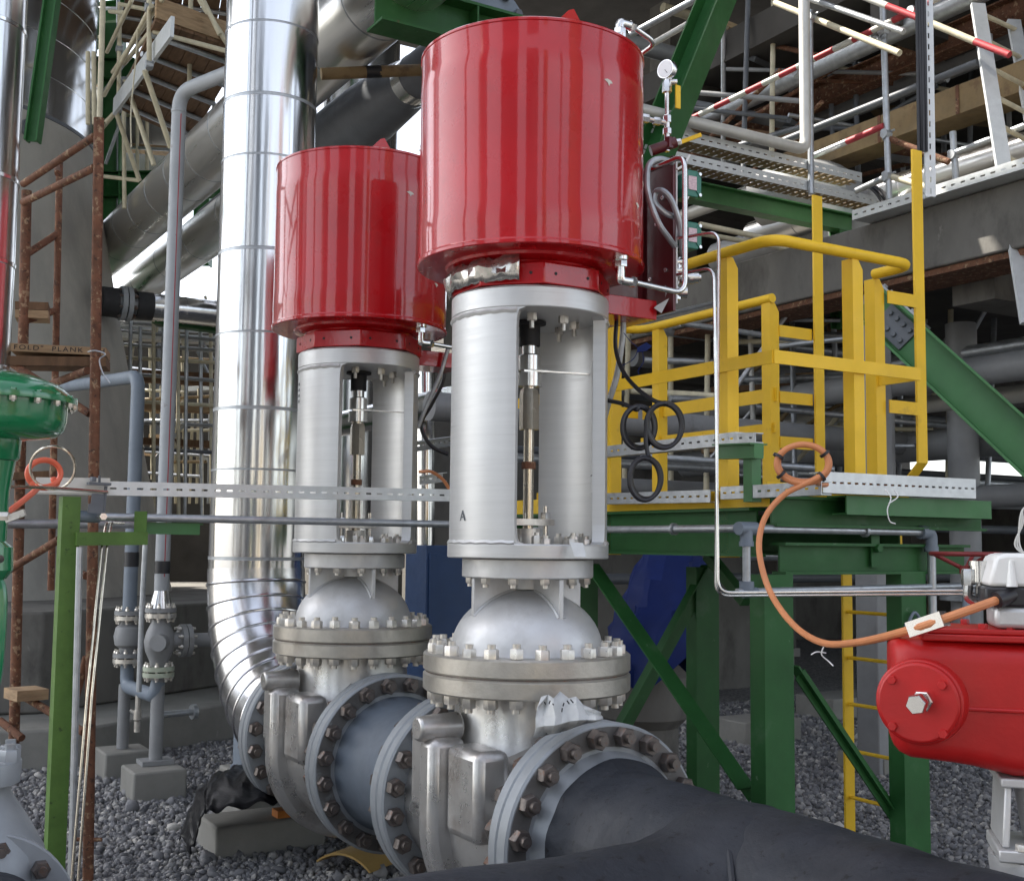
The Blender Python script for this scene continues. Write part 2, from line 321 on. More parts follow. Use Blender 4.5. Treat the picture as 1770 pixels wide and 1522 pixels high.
# ---------------------------------------------------------------- control valve (built round X=PX, Y=v2)
PX, Y2, Y1 = 2.362, 3.83, 5.46; HF = .46; ZC = .61; RF = .395
def stud_mesh(name, L, rn, hn, rs, ext, m):
    b = MB(); b.cyl((0,0,-L/2-hn-ext), (0,0,L/2+hn+ext), rs, n=12)
    b.hexa((0,0,L/2), (0,0,1), rn, hn); b.hexa((0,0,-L/2), (0,0,-1), rn, hn)
    o = obj(name, b, m, org=(0,0,0)); me = o.data; bpy.data.objects.remove(o); return me
STUD_BODY = stud_mesh('stud_bolt', .124, .036, .036, .017, .022, M['nutdark'])
STUD_BON = stud_mesh('stud_bolt', .138, .0265, .034, .0145, .016, M['nut'])
STUD_RING = stud_mesh('stud_bolt', .122, .019, .022, .011, .012, M['nut'])
def add_flange_studs(parent, X, Y, n=20, r=.352, z=ZC):
    for k in range(n):
        a = 2*PI*(k+.5)/n
        inst('stud_bolt', STUD_BODY, parent, (X+r*math.cos(a), Y+random.uniform(-.006,.006), z+r*math.sin(a)), (PI/2, random.random()*3, 0))
def build_valve():
    X, Y = PX, Y2
    t = thing('control_valve', '', 'valve', (X, Y, 0))
    A = lambda z: V((X, Y, z))
    # body casting
    b = MB()
    b.lathe([(.30,-.405),(.305,-.36),(.30,-.30),(.315,-.22),(.345,-.12),(.355,0),(.345,.12),(.315,.22),(.30,.30),(.305,.36),(.30,.405)], A(ZC), (0,1,0), 56, caps=False)
    b.lathe([(.32,.72),(.285,.86),(.268,.90),(.268,1.062)], A(0), (0,0,1), 48, caps=False)
    body = obj('valve_body', b, M['body'], t)
    b = MB()   # square boss, pads and lug on the west side
    b.prism([(X-.28, Y-.062, .915), (X-.425, Y-.062, .915)]+[(X-.425*math.cos(i_*.105), Y-.062, ZC-.425*math.sin(i_*.105)) for i_ in range(20)]+[(X-.30*math.cos(i_*.105), Y-.062, ZC-.30*math.sin(i_*.105)) for i_ in range(19, -1, -1)], (0, .117, 0)); b.box((X-.375, Y-.30, .59), (X-.24, Y-.066, .90)); b.box((X-.385, Y+.060, .63), (X-.24, Y+.20, .925))
    obj('body_pad', b, M['body'], t, bevel=.034)
    b = MB(); b.cyl((X-.28, Y+.01, .945), (X-.45, Y+.01, .945), .052, .044, n=20); obj('lifting_knob', b, M['body'], t, bevel=.01)
    for sg in (-1, 1):
        b = MB(); y0 = .405; y1 = HF-.002
        b.lathe([(.29,y0),(RF-.008,y0),(RF,y0+.008),(RF,y1-.006),(RF-.006,y1),(.29,y1)], A(ZC), (0,sg,0), 72, caps=False)
        obj('end_flange', b, M['flange'], t); add_flange_studs(t, X, Y+sg*HF)
    # bonnet joint
    for z0, z1 in ((1.064, 1.131), (1.135, 1.203)):
        b = MB(); b.lathe([(.1,z0),(.378,z0),(.387,z0+.007),(.387,z1-.007),(.379,z1),(.1,z1)], A(0), n=80, caps=False); obj('bonnet_flange', b, M['cast'], t)
    b = MB(); b.lathe([(.28,1.128),(.378,1.128),(.378,1.138),(.28,1.138)], A(0), n=64, caps=False); obj('gasket', b, M['nutdark'], t)
    for k in range(24):
        a = 2*PI*(k+.5)/24; inst('stud_bolt', STUD_BON, t, (X+.345*math.cos(a), Y+.345*math.sin(a), 1.1335+random.uniform(-.004,.004)), (0,0,random.random()*3))
    b = MB(); pr = [(.292,1.200),(.286,1.212)]
    for k in range(1, 13):
        u = k/12*1.40; pr.append((.283*math.cos(u), 1.212+.222*math.sin(u)))
    pr += [(.047,1.431),(.06,1.434),(.06,1.474)]
    b.lathe(pr, A(0), n=64, caps=False); obj('bonnet', b, M['silverdome'], t)
    for k in range(4):
        a = k*PI/2; dx, dy = math.cos(a), math.sin(a); px_, py_ = -dy, dx; poly = []
        for r_, z_ in ((.05,1.476),(.236,1.476),(.236,1.315),(.05,1.40)): poly.append((X+dx*r_-px_*.0095, Y+dy*r_-py_*.0095, z_))
        b = MB(); b.prism(poly, (px_*.019, py_*.019, 0)); obj('bonnet_rib', b, M['silverdome'], t, bevel=.003)
        for sgn in (-1, 1):
            b = MB(); pts = []
            for i in range(8):
                r_ = .075+.16*i/7; u = math.acos(min(1, r_/.283)); pts.append((X+dx*r_+px_*sgn*.011, Y+dy*r_+py_*sgn*.011, 1.212+.222*math.sin(u)+.001))
            b.tube(pts, .007, 6); obj('weld_bead', b, M['silverdome'], t)
    b = MB(); b.lathe([(.02,1.4765),(.242,1.4765),(.247,1.481),(.247,1.543),(.242,1.547),(.02,1.547)], A(0), n=64, caps=False); obj('mounting_ring', b, M['silverdome'], t)
    for k in range(12):
        a = 2*PI*(k+.5)/12; inst('stud_bolt', STUD_RING, t, (X+.222*math.cos(a), Y+.222*math.sin(a), 1.538), (0,0,random.random()*3))
    # yoke with two windows (towards -Y and +Y)
    RO, RI, zf, zt = .298, .250, 1.602, 2.452; hw = math.radians(41)
    b = MB(); b.lathe([(.02,1.549),(.300,1.549),(.304,1.553),(.304,1.597),(.300,zf),(.02,zf)], A(0), n=72, caps=False)
    b.lathe([(.06,zt),(RO,zt),(RO+.003,zt+.004),(RO+.003,2.524),(RO-.004,2.532),(.06,2.532)], A(0), n=72, caps=False)
    n = 30
    for c in (0, PI):
        a0 = c-(PI/2-hw); a1 = c+(PI/2-hw); k = []
        for i in range(n+1):
            a = a0+(a1-a0)*i/n; ca, sa = math.cos(a), math.sin(a)
            k += [(X+RO*ca, Y+RO*sa, zf-.004), (X+RI*ca, Y+RI*sa, zf-.004), (X+RI*ca, Y+RI*sa, zt+.004), (X+RO*ca, Y+RO*sa, zt+.004)]
        fs = []
        for i in range(n):
            for q in range(4): fs.append((4*i+q, 4*i+4+q, 4*i+4+(q+1) % 4, 4*i+(q+1) % 4))
        fs += [(0,1,2,3), (4*n+3,4*n+2,4*n+1,4*n)]; b.add(k, fs)
        for a_, sg in ((a0, -1), (a1, 1)):          # small fillets in the window corners
            for zz, sz in ((zf, 1), (zt, -1)):
                da = .045; pts = []
                for aa, z_ in ((a_, zz), (a_+sg*.115, zz), (a_+sg*.03, zz+sz*.010), (a_+sg*.010, zz+sz*.030), (a_, zz+sz*.075)): pts.append((aa, z_))
                lo = [(X+(RO-.001)*math.cos(aa), Y+(RO-.001)*math.sin(aa), z_) for aa, z_ in pts]; hi = [(X+(RI+.001)*math.cos(aa), Y+(RI+.001)*math.sin(aa), z_) for aa, z_ in pts]
                m_ = len(lo); b.add(lo+hi, [tuple(range(m_)), tuple(range(2*m_-1, m_-1, -1))]+[(i, (i+1) % m_, (i+1) % m_+m_, i+m_) for i in range(m_)])
    yoke = obj('yoke', b, M['silver'], t)
    for c in (0, PI):
        for zz, rr in ((zt-.012, .010), (zf+.003, .010)):
            b = MB()
            pts = [(X+(RO-.002)*math.cos(c-(PI/2-hw)+(PI-2*hw)*i/24), Y+(RO-.002)*math.sin(c-(PI/2-hw)+(PI-2*hw)*i/24), zz+.002*math.sin(i*2.1)) for i in range(25)]
            b.tube(pts, rr, 6); obj('weld_bead', b, M['silver'], yoke)
    for k in range(8):                              # bolts hanging from the yoke ceiling and standing on its floor
        a = 2*PI*(k+.35)/8
        b = MB(); p = V((X+.17*math.cos(a), Y+.17*math.sin(a), zt)); b.hexa(p, (0,0,-1), .019, .028, k); b.cyl(p, p-ZZ*.055, .009, n=10); obj('ceiling_bolt', b, M['nut'], yoke)
    # stem line
    b = MB(); b.lathe([(.004,zt-.002),(.062,zt-.002),(.062,zt-.012),(.040,zt-.016),(.040,zt-.095),(.004,zt-.095)], A(0), n=28, caps=False); obj('stem_bushing', b, M['sleeve'], t)
    b = MB(); b.cyl(A(1.66), A(zt-.09), .020, n=20); obj('valve_stem', b, M['stem'], t)
    b = MB(); b.lathe([(.018,2.365),(.030,2.365),(.030,2.325),(.044,2.318),(.044,2.262),(.018,2.262)], A(0), n=28, caps=False)
    b.lathe([(.018,2.252),(.047,2.252),(.047,2.200),(.018,2.200)], A(0), n=28, caps=False); obj('stem_coupling', b, M['steel'], t)
    b = MB(); b.hexa(A(2.035), (0,0,1), .038, .155, .35); b.cyl(A(2.19), A(2.20), .026, n=16); obj('hex_adapter', b, M['stem'], t)
    b = MB(); b.cyl(A(1.885), A(1.912), .0275, n=20); obj('copper_ring', b, M['rust'], t)
    b = MB(); b.beam(A(2.257)+V((0,-.03,0)), A(2.257)+V((.195,-.125,-.008)), .022, .006); b.beam(A(2.257)+V((-.03,.0,0)), A(2.257)+V((.06,-.03,0)), .05, .008); obj('travel_pointer', b, M['steel'], t)
    ph = math.radians(-27); rr = .243; c = V((X+rr*math.cos(ph), Y+rr*math.sin(ph), 0))
    b = MB(); b.beam(c+ZZ*1.80, c+ZZ*2.30, .026, .006, V((math.cos(ph), math.sin(ph), 0))); sc = obj('travel_scale', b, M['white'], t)
    b = MB(); b.beam(c+ZZ*1.862-V((math.cos(ph), math.sin(ph), 0))*.001, c+ZZ*1.866-V((math.cos(ph), math.sin(ph), 0))*.001, .026, .006, V((math.cos(ph), math.sin(ph), 0))); obj('scale_mark', b, M['ink'], sc)
    b = MB(); b.lathe([(.022,1.66),(.045,1.66),(.045,1.60),(.022,1.60)], A(0), n=24, caps=False)
    b.prism([A(1.672)+V((-.10,-.03,0)), A(1.672)+V((0,-.052,0)), A(1.672)+V((.10,-.03,0)), A(1.672)+V((.10,.03,0)), A(1.672)+V((0,.052,0)), A(1.672)+V((-.10,.03,0))], (0,0,.024)); gl = obj('packing_gland', b, M['nut'], t)
    for sx in (-1, 1):
        b = MB(); p = A(1.602)+V((sx*.078, 0, 0)); b.cyl(p, p+ZZ*.145, .010, n=12); b.hexa(p+ZZ*.094, (0,0,1), .021, .026); b.hexa(p, (0,0,1), .021, .03); obj('gland_stud', b, M['steel'], t)
    for k in range(8):
        a = 2*PI*(k+.5)/8; b = MB(); b.hexa((X+.205*math.cos(a), Y+.205*math.sin(a), zf), (0,0,1), .020, .03, k*.3); b.cyl((X+.205*math.cos(a), Y+.205*math.sin(a), zf), (X+.205*math.cos(a), Y+.205*math.sin(a), zf+.042), .010, n=10); obj('floor_bolt', b, M['nut'], yoke)
    # red actuator
    b = MB(); b.lathe([(.05,2.650),(.432,2.650),(.437,2.653),(.437,2.664),(.4335,2.667),(.432,2.672),(.4322,2.735),(.4329,2.742),(.4329,2.80),(.432,2.808),(.432,3.30),(.4327,3.305),(.4327,3.36),(.432,3.366),(.432,3.455),(.4355,3.458),(.4355,3.466),(.431,3.470),(.05,3.478)], A(0), n=120, caps=False)
    dr = obj('actuator_cylinder', b, M['red'], t, ang=14)
    b = MB(); b.lathe([(.06,2.651),(.33,2.651),(.325,2.640),(.275,2.628),(.27,2.618),(.06,2.618)], A(0), n=64, caps=False); obj('actuator_base', b, M['red'], t)
    b = MB(); poly = []
    for k in range(8):
        a = PI/8+k*PI/4; poly.append((X+.312*math.cos(a), Y+.312*math.sin(a), 2.536))
    b.prism(poly, (0,0,.078)); ap = obj('adapter_plate', b, M['red'], t, bevel=.004)
    for k in range(8):
        a = k*PI/4
        for dd in (-.07, .07):
            b = MB(); p = V((X+.2884*math.cos(a)-dd*math.sin(a), Y+.2884*math.sin(a)+dd*math.cos(a), 2.575)); b.cyl(p, p+V((math.cos(a), math.sin(a), 0))*.0015, .006, n=10); obj('tapped_hole', b, M['ink'], ap)
    b = MB(); b.box((X+.235, Y-.10, 2.50), (X+.535, Y+.10, 2.578)); obj('panel_bracket', b, M['red'], t, bevel=.003)
    for k, a in enumerate((-1.75, .35, 2.4)):
        c = A(3.474)+V((math.cos(a)*.37, math.sin(a)*.37, 0)); tx = V((-math.sin(a), math.cos(a), 0)); rx = V((math.cos(a), math.sin(a), 0))*.012
        b = MB(); b.prism([c-tx*.06-rx/2, c+tx*.05-rx/2, c+tx*.012+ZZ*.062-rx/2, c-tx*.008+ZZ*.055-rx/2], rx); obj('lifting_lug', b, M['red'], dr)
    b = MB(); c = A(3.474)+V((-.0,-.23,0)); b.cyl(c, c+ZZ*.025, .06, n=20); b.hexa(c+ZZ*.025, (0,0,1), .036, .03); obj('top_plug', b, M['red'], dr)
    # chips in the paint
    for (ang, z, s_) in ((-PI/2+.14, 3.27, 1.0), (-PI/2+.82, 2.97, .9), (-PI/2+.60, 2.86, .9)):
        ri = .4331; q = []
        for (u_, v_) in ((-.022,.004),(-.006,.010),(.012,.006),(.020,-.002),(.006,-.006),(.002,-.016),(-.006,-.004)):
            aa = ang+u_*s_/ri; q.append((X+ri*math.cos(aa), Y+ri*math.sin(aa), z+v_*s_))
        b = MB(); b.prism(q, V((math.cos(ang), math.sin(ang), 0))*.0006); obj('paint_chip', b, M['putty'], dr)
    # air fittings: lower and upper, with their tubes
    fx, fy = X+.155, Y-.375
    b = MB(); b.cyl((fx,fy,2.652), (fx,fy,2.637), .028, n=20); b.hexa((fx,fy,2.612), (0,0,1), .025, .026); b.cyl((fx,fy,2.616), (fx,fy,2.585), .016, n=14); b.tube(fillet([(fx,fy,2.60),(fx,fy,2.563),(fx+.045,fy,2.563)], .012), .017, 12); b.hexa((fx+.045,fy,2.563), (1,0,0), .020, .022); obj('elbow_fitting', b, M['steel'], t)
    b = MB(); b.tube(fillet([(fx+.06,fy,2.563),(X+.455,fy,2.548),(X+.455,fy,3.085),(X+.455,fy+.28,3.085)], .055, 6), .0105, 12); obj('air_tube', b, M['steel'], t)
    f2x, f2y = X+.155, Y-.365
    b = MB(); b.cyl((f2x,f2y,3.47), (f2x,f2y,3.49), .028, n=18); b.hexa((f2x,f2y,3.49), (0,0,1), .024, .026); b.tube(fillet([(f2x,f2y,3.50),(f2x,f2y,3.538),(f2x+.05,f2y,3.538)], .012), .018, 12); b.hexa((f2x+.045,f2y,3.538), (1,0,0), .021, .024); obj('elbow_fitting', b, M['steel'], t)
    b = MB(); b.tube(fillet([(f2x+.06,f2y,3.538),(X+.325,f2y,3.50),(X+.325,f2y+.10,3.49),(X+.27,f2y+.12,3.47)], .04, 6), .010, 12); obj('air_tube', b, M['steel'], t)
    return t
valve2 = build_valve()
valve1 = copy_tree(valve2); valve1.location = (PX, Y1, 0); W[valve1.name] = (PX, Y1, 0)
tag(valve2, 'nearest control valve with tall red actuator drum, foil tape wrapped round its neck', 'valve', 'red drum control valves on the pipeline')
tag(valve1, 'farther control valve with red drum half hidden behind the front valve', 'valve', 'red drum control valves on the pipeline')

# things fixed on the front valve only: control panel with gauge, boxes and hoses
def front_panel():
    X, Y, t = PX, Y2, valve2
    b = MB(); xp = 2.93; b.box((xp-.006, 3.66, 2.53), (xp+.006, 4.12, 3.16)); b.box((xp-.03, 3.86, 2.53), (xp-.0065, 3.872, 3.16)); pn = obj('instrument_panel', b, M['maroon'], t)
    b = MB(); b.box((xp+.0065, 3.655, 2.56), (xp+.012, 3.664, 3.15)); obj('panel_edge', b, M['white'], pn)
    for i, (y_, z_) in enumerate(((3.70,2.70),(3.76,2.90),(3.72,3.0),(3.80,2.68))):
        b = MB(); b.hexa((xp-.0065,y_,z_), (-1,0,0), .010, .01); obj('panel_screw', b, M['steel'], pn)
    for zc in (3.055, 2.842):
        c = V((3.005, 3.64, zc)); b = MB()
        ch = [(-.05,-.03),(-.03,-.055),(.03,-.055),(.05,-.03),(.05,.03),(.03,.055),(-.03,.055),(-.05,.03)]
        b.prism([c+V((x_, .0, z_)) for x_, z_ in ch], (0,.09,0)); b.cyl(c+V((-.01,.09,0)), c+V((-.01,.16,0)), .05, n=20); bx = obj('switch_box', b, M['greenbox'], t, bevel=.004)
        b = MB()
        for sx, sz in ((-1,-1),(1,-1),(-1,1),(1,1)):
            b.beam(c+V((sx*.018,-.002,sz*.024)), c+V((sx*.034,-.002,sz*.042)), .006, .004, (0,1,0))
        obj('cover_rib', b, M['greenbox'], bx)
        for sx, sz in ((-1,-1),(1,-1),(-1,1),(1,1)):
            b = MB(); p = c+V((sx*.040,-.0,sz*.043)); b.cyl(p, p-V((0,.005,0)), .007, n=12); obj('cover_screw', b, M['steel'], bx)
        b = MB(); b.box(tuple(c+V((-.021,-.0045,-.028))), tuple(c+V((.021,-.0005,.028)))); pl = obj('rating_plate', b, M['labelink'], bx)
        b = MB(); b.cyl(c+V((-.07,.05,0)), c+V((-.05,.05,0)), .016, n=12); b.hexa(c+V((-.08,.05,0)), (1,0,0), .02, .02); obj('cable_gland', b, M['steel'], bx)
    # gauge tree
    g0 = at(1153, 240, 4.66); gx, gy = g0.x, g0.y; z_ = lambda y: at(1153, y, 4.66).z
    b = MB(); b.cyl((gx,gy,z_(262)), (gx,gy,z_(205)), .012, n=14); b.cyl((gx,gy,z_(205)), (gx,gy,z_(160)), .009, n=12); b.hexa((gx,gy,z_(212)), (0,0,1), .017, .03); b.hexa((gx,gy,z_(232)), (0,0,1), .018, .025)
    b.cyl((gx,gy,z_(213)), (gx-.09,gy+.02,z_(210)), .011, n=12); b.hexa((gx-.03,gy+.007,z_(212)), (-1,.2,0), .016, .03); b.hexa((gx-.08,gy+.018,z_(210)), (-1,.2,0), .018, .03); obj('gauge_riser', b, M['steel'], t)
    b = MB(); b.hexa((gx,gy,z_(160)), (0,0,1), .020, .048, .3); b.hexa((gx+.01,gy,z_(140)), (0,0,1), .013, .02); b.cyl((gx,gy,z_(142)), (gx+.035,gy-.02,z_(142)), .012, n=12); b.cyl((gx,gy,z_(142)), (gx,gy,z_(130)), .010, n=12); gv = obj('gauge_valve', b, M['steel'], t)
    b = MB(); p = V((gx+.038,gy-.022,z_(148))); b.beam(p, p-ZZ*.095, .022, .008, (0,1,0)); obj('valve_lever', b, M['yellow'], gv)
    nrm = (CAM-g0); nrm.z = 0; nrm.normalize(); nrm = (nrm - Rh*.75).normalized(); c = V((gx, gy, z_(121)))
    b = MB(); b.lathe([(.040,-.014),(.040,.010),(.038,.014),(.005,.014)], c, nrm, 28, caps=True); gg = obj('pressure_gauge', b, M['steel'], t)
    b = MB(); b.cyl(c+nrm*.0142, c+nrm*.0155, .035, n=28); obj('dial', b, M['glass'], gg)
    b = MB(); x_, y_, d_ = frame(nrm); b.beam(c+nrm*.016-y_*.004, c+nrm*.016+x_*.012-y_*.02, .0022, .001, nrm); obj('needle', b, M['ink'], gg)
    b = MB(); b.cyl((gx-.06,gy+.03,z_(262)), (gx+.03,gy-.02,z_(246)), .022, n=14); b.hexa((gx+.0,gy-.01,z_(258)), (0,0,1), .02, .045); lv = obj('isolation_valve', b, M['maroon'], t)
    p = V((gx+.045,gy-.02,z_(246))); b = MB(); b.beam(p, p+Rh*.09+ZZ*.035, .008, .016); obj('valve_lever', b, M['yellow'], lv); b = MB(); b.hexa(p-Rh*.015, (.86,-.5,.2), .014, .025); obj('lever_nut', b, M['steel'], lv)
    # braided hoses
    hs = [[(1163,281,4.62),(1140,275,4.58),(1122,285,4.56),(1118,315,4.55),(1123,345,4.55),(1138,385,4.56),(1155,410,4.6),(1168,428,4.66)],
          [(1165,375,4.62),(1148,367,4.60),(1132,350,4.6),(1133,333,4.6),(1145,330,4.58),(1160,345,4.58),(1173,380,4.60),(1178,415,4.64),(1179,440,4.68)]]
    for h in hs:
        b = MB(); b.tube(spline([at(*p) for p in h], 6), .0125, 10); obj('braided_hose', b, M['galv'], t)
    for h in [[(1170,293,4.6),(1182,285,4.62),(1192,268,4.64)], [(1187,345,4.66),(1193,330,4.68),(1187,315,4.7)]]:
        b = MB(); b.tube(spline([at(*p) for p in h], 6), .005, 8); obj('signal_wire', b, M['white'], t)
    for (px_, py_, r_, l_) in ((1172,453,.022,.05),(1170,468,.020,.05),(1178,478,.018,.06),(1168,505,.03,.09)):
        p = at(px_, py_, 4.7); b = MB(); b.cyl(p-Rh*l_/2, p+Rh*l_/2, r_*.8, n=14); b.hexa(p-Rh*l_/2, tuple(Rh), r_, l_*.4); b.hexa(p-ZZ*.03, (0,0,1), r_*.7, .05); obj('pneumatic_fitting', b, M['steel'], t)
    p = at(1190, 480, 4.72); b = MB(); b.cyl(p-Rh*.03, p+Rh*.02, .026, n=18); b.cyl(p+Rh*.02, p+Rh*.04, .021, n=18); b.cyl(p+Rh*.04, p+Rh*.05, .014, n=12); obj('exhaust_silencer', b, M['steel'], t)
    p = at(1135, 528, 4.66); b = MB(); b.prism([p, p+Rh*.05+ZZ*.03, p+Rh*.02-ZZ*.03, p-Rh*.01-ZZ*.01], (0,.003,0)); obj('tape_flap', b, M['paper'], t)
    # braided hose and cable dropping from the bracket
    b = MB(); b.tube(spline([at(1078,540,4.75),at(1076,585,4.76),at(1066,650,4.78),at(1052,695,4.8),at(1040,740,4.84)], 6), .0125, 10); obj('braided_hose', b, M['galv'], t)
front_panel()
b = MB()                                           # duct tape round the neck under the drum
pts_a = [math.radians(a) for a in range(150, 232, 3)]; vs = []; ni = len(pts_a); rf_ = random.Random(4)
for i, a in enumerate(pts_a):
    s_ = i/(ni-1); e_ = .5 if i < 2 or i > ni-3 else 1
    for (z_, r_) in ((2.545-.014*(s_ < .15), .312), (2.572, .322+.006*math.sin(i*.9)), (2.598+.008*math.sin(i*.5), .326+.010*math.sin(i*.7+1)), (2.622+.016*s_+.006*math.sin(i*.8), .318)):
        vs.append((PX+(r_+rf_.uniform(-.003,.003))*math.cos(a), Y2+(r_+rf_.uniform(-.003,.003))*math.sin(a), z_+rf_.uniform(-.004,.004)))
b.add(vs, [(4*i+k, 4*i+4+k, 4*i+5+k, 4*i+1+k) for i in range(ni-1) for k in range(3)])
tp = obj('foil_tape', b, M['foil'], valve2, ang=20); sm = tp.modifiers.new('s', 'SOLIDIFY'); sm.thickness = .003

# ---------------------------------------------------------------- pipeline
t = thing('pipe_spool', 'short blue grey flanged spool bolted between the two red drum valves', 'pipe', (PX, 4.645, 0))
JA, JB = Y1-HF, Y2+HF
b = MB(); b.lathe([(.30,JB+.062),(.315,JB+.075),(.300,JB+.14),(.275,JB+.24),(.272,JA-.24),(.285,JA-.12),(.30,JA-.062)], (PX,0,ZC), (0,1,0), 64, caps=False); obj('spool_pipe', b, M['spool'], t)
def pflange(Y, sg, parent, m):
    b = MB(); y0, y1 = .002, .062
    b.lathe([(.22,y0),(RF-.005,y0),(RF+.001,y0+.006),(RF+.001,y1-.008),(RF-.007,y1),(.22,y1)], (PX, Y, ZC), (0,sg,0), 72, caps=False); fl = obj('pipe_flange', b, m, parent)
    if sg < 0:
        b = MB(); b.lathe([(.318,y1+.0002),(.318,y1+.0009),(.384,y1+.0009),(.384,y1+.0002)], (PX, Y, ZC), (0,sg,0), 72, caps=False); obj('grime_ring', b, M['grime'], fl)
    return fl
pflange(JB, 1, t, M['flange']); pflange(JA, -1, t, M['flange'])
# big clad elbow and riser
YV = 6.93
t = thing('insulated_riser', 'tall shiny aluminium clad pipe rising from an elbow behind the left red drum', 'pipe', (PX, YV, 0))
pflange(Y1+HF, 1, t, M['flange'])
b = MB(); b.lathe([(.30,5.98),(.28,6.02),(.27,6.12)], (PX,0,ZC), (0,1,0), 48, caps=False); obj('weld_neck', b, M['spool'], t)
RP = .283; RB = YV-6.10
pts = [(PX, 6.10+RB*math.sin(a*PI/2/28), ZC+RB*(1-math.cos(a*PI/2/28))) for a in range(29)]
b = MB(); b.tube(pts, RP+.004, 48); ob = obj('clad_elbow', b, M['aluel'], t)
for k in range(10):
    a = (k+.3)*PI/2/10; c = V((PX, 6.10+RB*math.sin(a), ZC+RB*(1-math.cos(a)))); d = V((0, math.cos(a), math.sin(a)))
    b = MB(); b.lathe([(RP,-.012),(RP+.010,-.006),(RP+.012,0),(RP+.010,.006),(RP,.012)], c, d, 48, caps=False); obj('cladding_seam', b, M['aluel'], t)
b = MB(); b.cyl((PX, 6.07, ZC), (PX, 6.10, ZC), .29, n=48); obj('black_end_seal', b, M['sleeve'], t)
zt_ = ZC+RB
b = MB(); b.cyl((PX,YV,zt_), (PX,YV,9.4), RP, n=72, caps=False); sh = obj('cladding', b, M['alu'], t)
for z in (1.50, 2.02, 2.38, 2.83, 3.33, 3.90, 4.27, 4.72, 5.4):
    r_ = RP+.0005; b = MB(); hh = .006 if z not in (1.50, 2.38, 3.33, 4.27) else .010
    b.lathe([(r_-.002,-hh),(r_+.0012,-hh*.95),(r_+.0012,hh*.8),(r_+.0035,hh*.85),(r_+.0035,hh),(r_-.002,hh)], (PX,YV,z), (0,0,1), 72, caps=False); obj('cladding_seam', b, M['galv'], t)
b = MB(); va = math.radians(238-12); b.beam((PX+(RP+.001)*math.cos(va), YV+(RP+.001)*math.sin(va), 2.83), (PX+(RP+.001)*math.cos(va), YV+(RP+.001)*math.sin(va), 9.3), .008, .003, (math.cos(va), math.sin(va), 0)); obj('lap_seam', b, M['galv'], t)
b = MB(); b.cyl((PX,YV-.10,.30), (PX,YV-.10,ZC+.1), .135, n=32); b.cyl((PX,YV-.10,.285), (PX,YV-.10,.30), .15, n=32); obj('support_trunnion', b, M['bluegrey'], t)
p0 = V((PX, YV-.1, 0)); single('pipe_pedestal', MB().box((PX-.16,YV-.3,0), (PX+.16,YV+.1,.284)), M['concrete'], 'low concrete pedestal under the clad elbow of the tall riser', 'concrete block', bevel=.012)
# black wrapped pipe with a branch
t = thing('black_pipe', 'thick black wrapped pipe with a branch running to the lower right corner', 'pipe', (PX, 2.6, 0))
pflange(Y2-HF, -1, t, M['flange'])
b = MB(); b.lathe([(.305,3.31),(.282,3.27),(.250,3.205),(.24,3.19)], (PX,0,ZC), (0,1,0), 56, caps=False); obj('weld_neck', b, M['flange'], t)
def wrap_noise(p, k): return .0035*math.sin(p.x*9+p.y*7+k)+.003*math.sin(p.y*17-p.z*13+2*k)+.0022*math.sin(p.x*31+p.z*23+p.y*5)+.0016*math.sin(p.y*53+p.z*41+p.x*37)
b = MB(); pr = []; y = 3.19; lap = 0
while y > -.6: pr += [(.2535, y), (.2565, y-.18), (.2570, y-.286)]; y -= .29
pr2 = [(.24, 3.262), (.284, 3.258), (.272, 3.228), (.260, 3.205)]+pr
b.lathe(pr2, (PX,0,ZC), (0,1,0), 72, caps=False)
for i_, p in enumerate(b.v):
    d_ = V((p.x-PX, 0, p.z-ZC)); 
    if d_.length > .2: b.v[i_] = p + d_.normalized()*wrap_noise(p, .4)
obj('pipe_wrap', b, M['black'], t, ang=60)
YB = 2.62; rb = .205; b = MB(); xs = [-.02,-.06,-.10,-.14,-.18,-.205,-.23,-.26,-.30,-.35,-.45]+[-.45-.15*i for i in range(1,22)]
rs = [rb+.085,rb+.082,rb+.076,rb+.066,rb+.052,rb+.042,rb+.03,rb+.018,rb+.008,rb+.002,rb]+[rb]*21
b.tube([(PX+x_, YB, ZC-.02) for x_ in xs], rs, 64)
for i_, p in enumerate(b.v):
    d_ = V((0, p.y-YB, p.z-ZC+.02))
    if d_.length > .05: b.v[i_] = p + d_.normalized()*wrap_noise(p, 2.1)
obj('branch_wrap', b, M['black'], t, ang=60)
b = MB(); pts_ = []
for i in range(49):      # weld ridge where branch meets the main pipe
    a_ = 2*PI*i/48; yy = (rb+.036)*math.cos(a_); zz = (rb+.036)*math.sin(a_); xx = -math.sqrt(max(.0, .262**2-(zz-.02)**2)); pts_.append((PX+xx, YB+yy, ZC-.02+zz))
b.tube(pts_[:-1], .011, 8, closed=True); obj('branch_seam', b, M['black'], t)
# tan shell on the gravel
p = onZ(625, 1505, 0); b = MB(); b.lathe([(.24,-.16),(.25,-.16),(.25,.16),(.24,.16),(.24,-.16)], (p.x, p.y, -.13), (.86,.5,0), 16, a0=.9, a1=2.3, caps=False)
single('cladding_offcut', b, M['tanclad'], 'curved tan sheet metal offcut lying on the gravel below the spool', 'sheet metal')
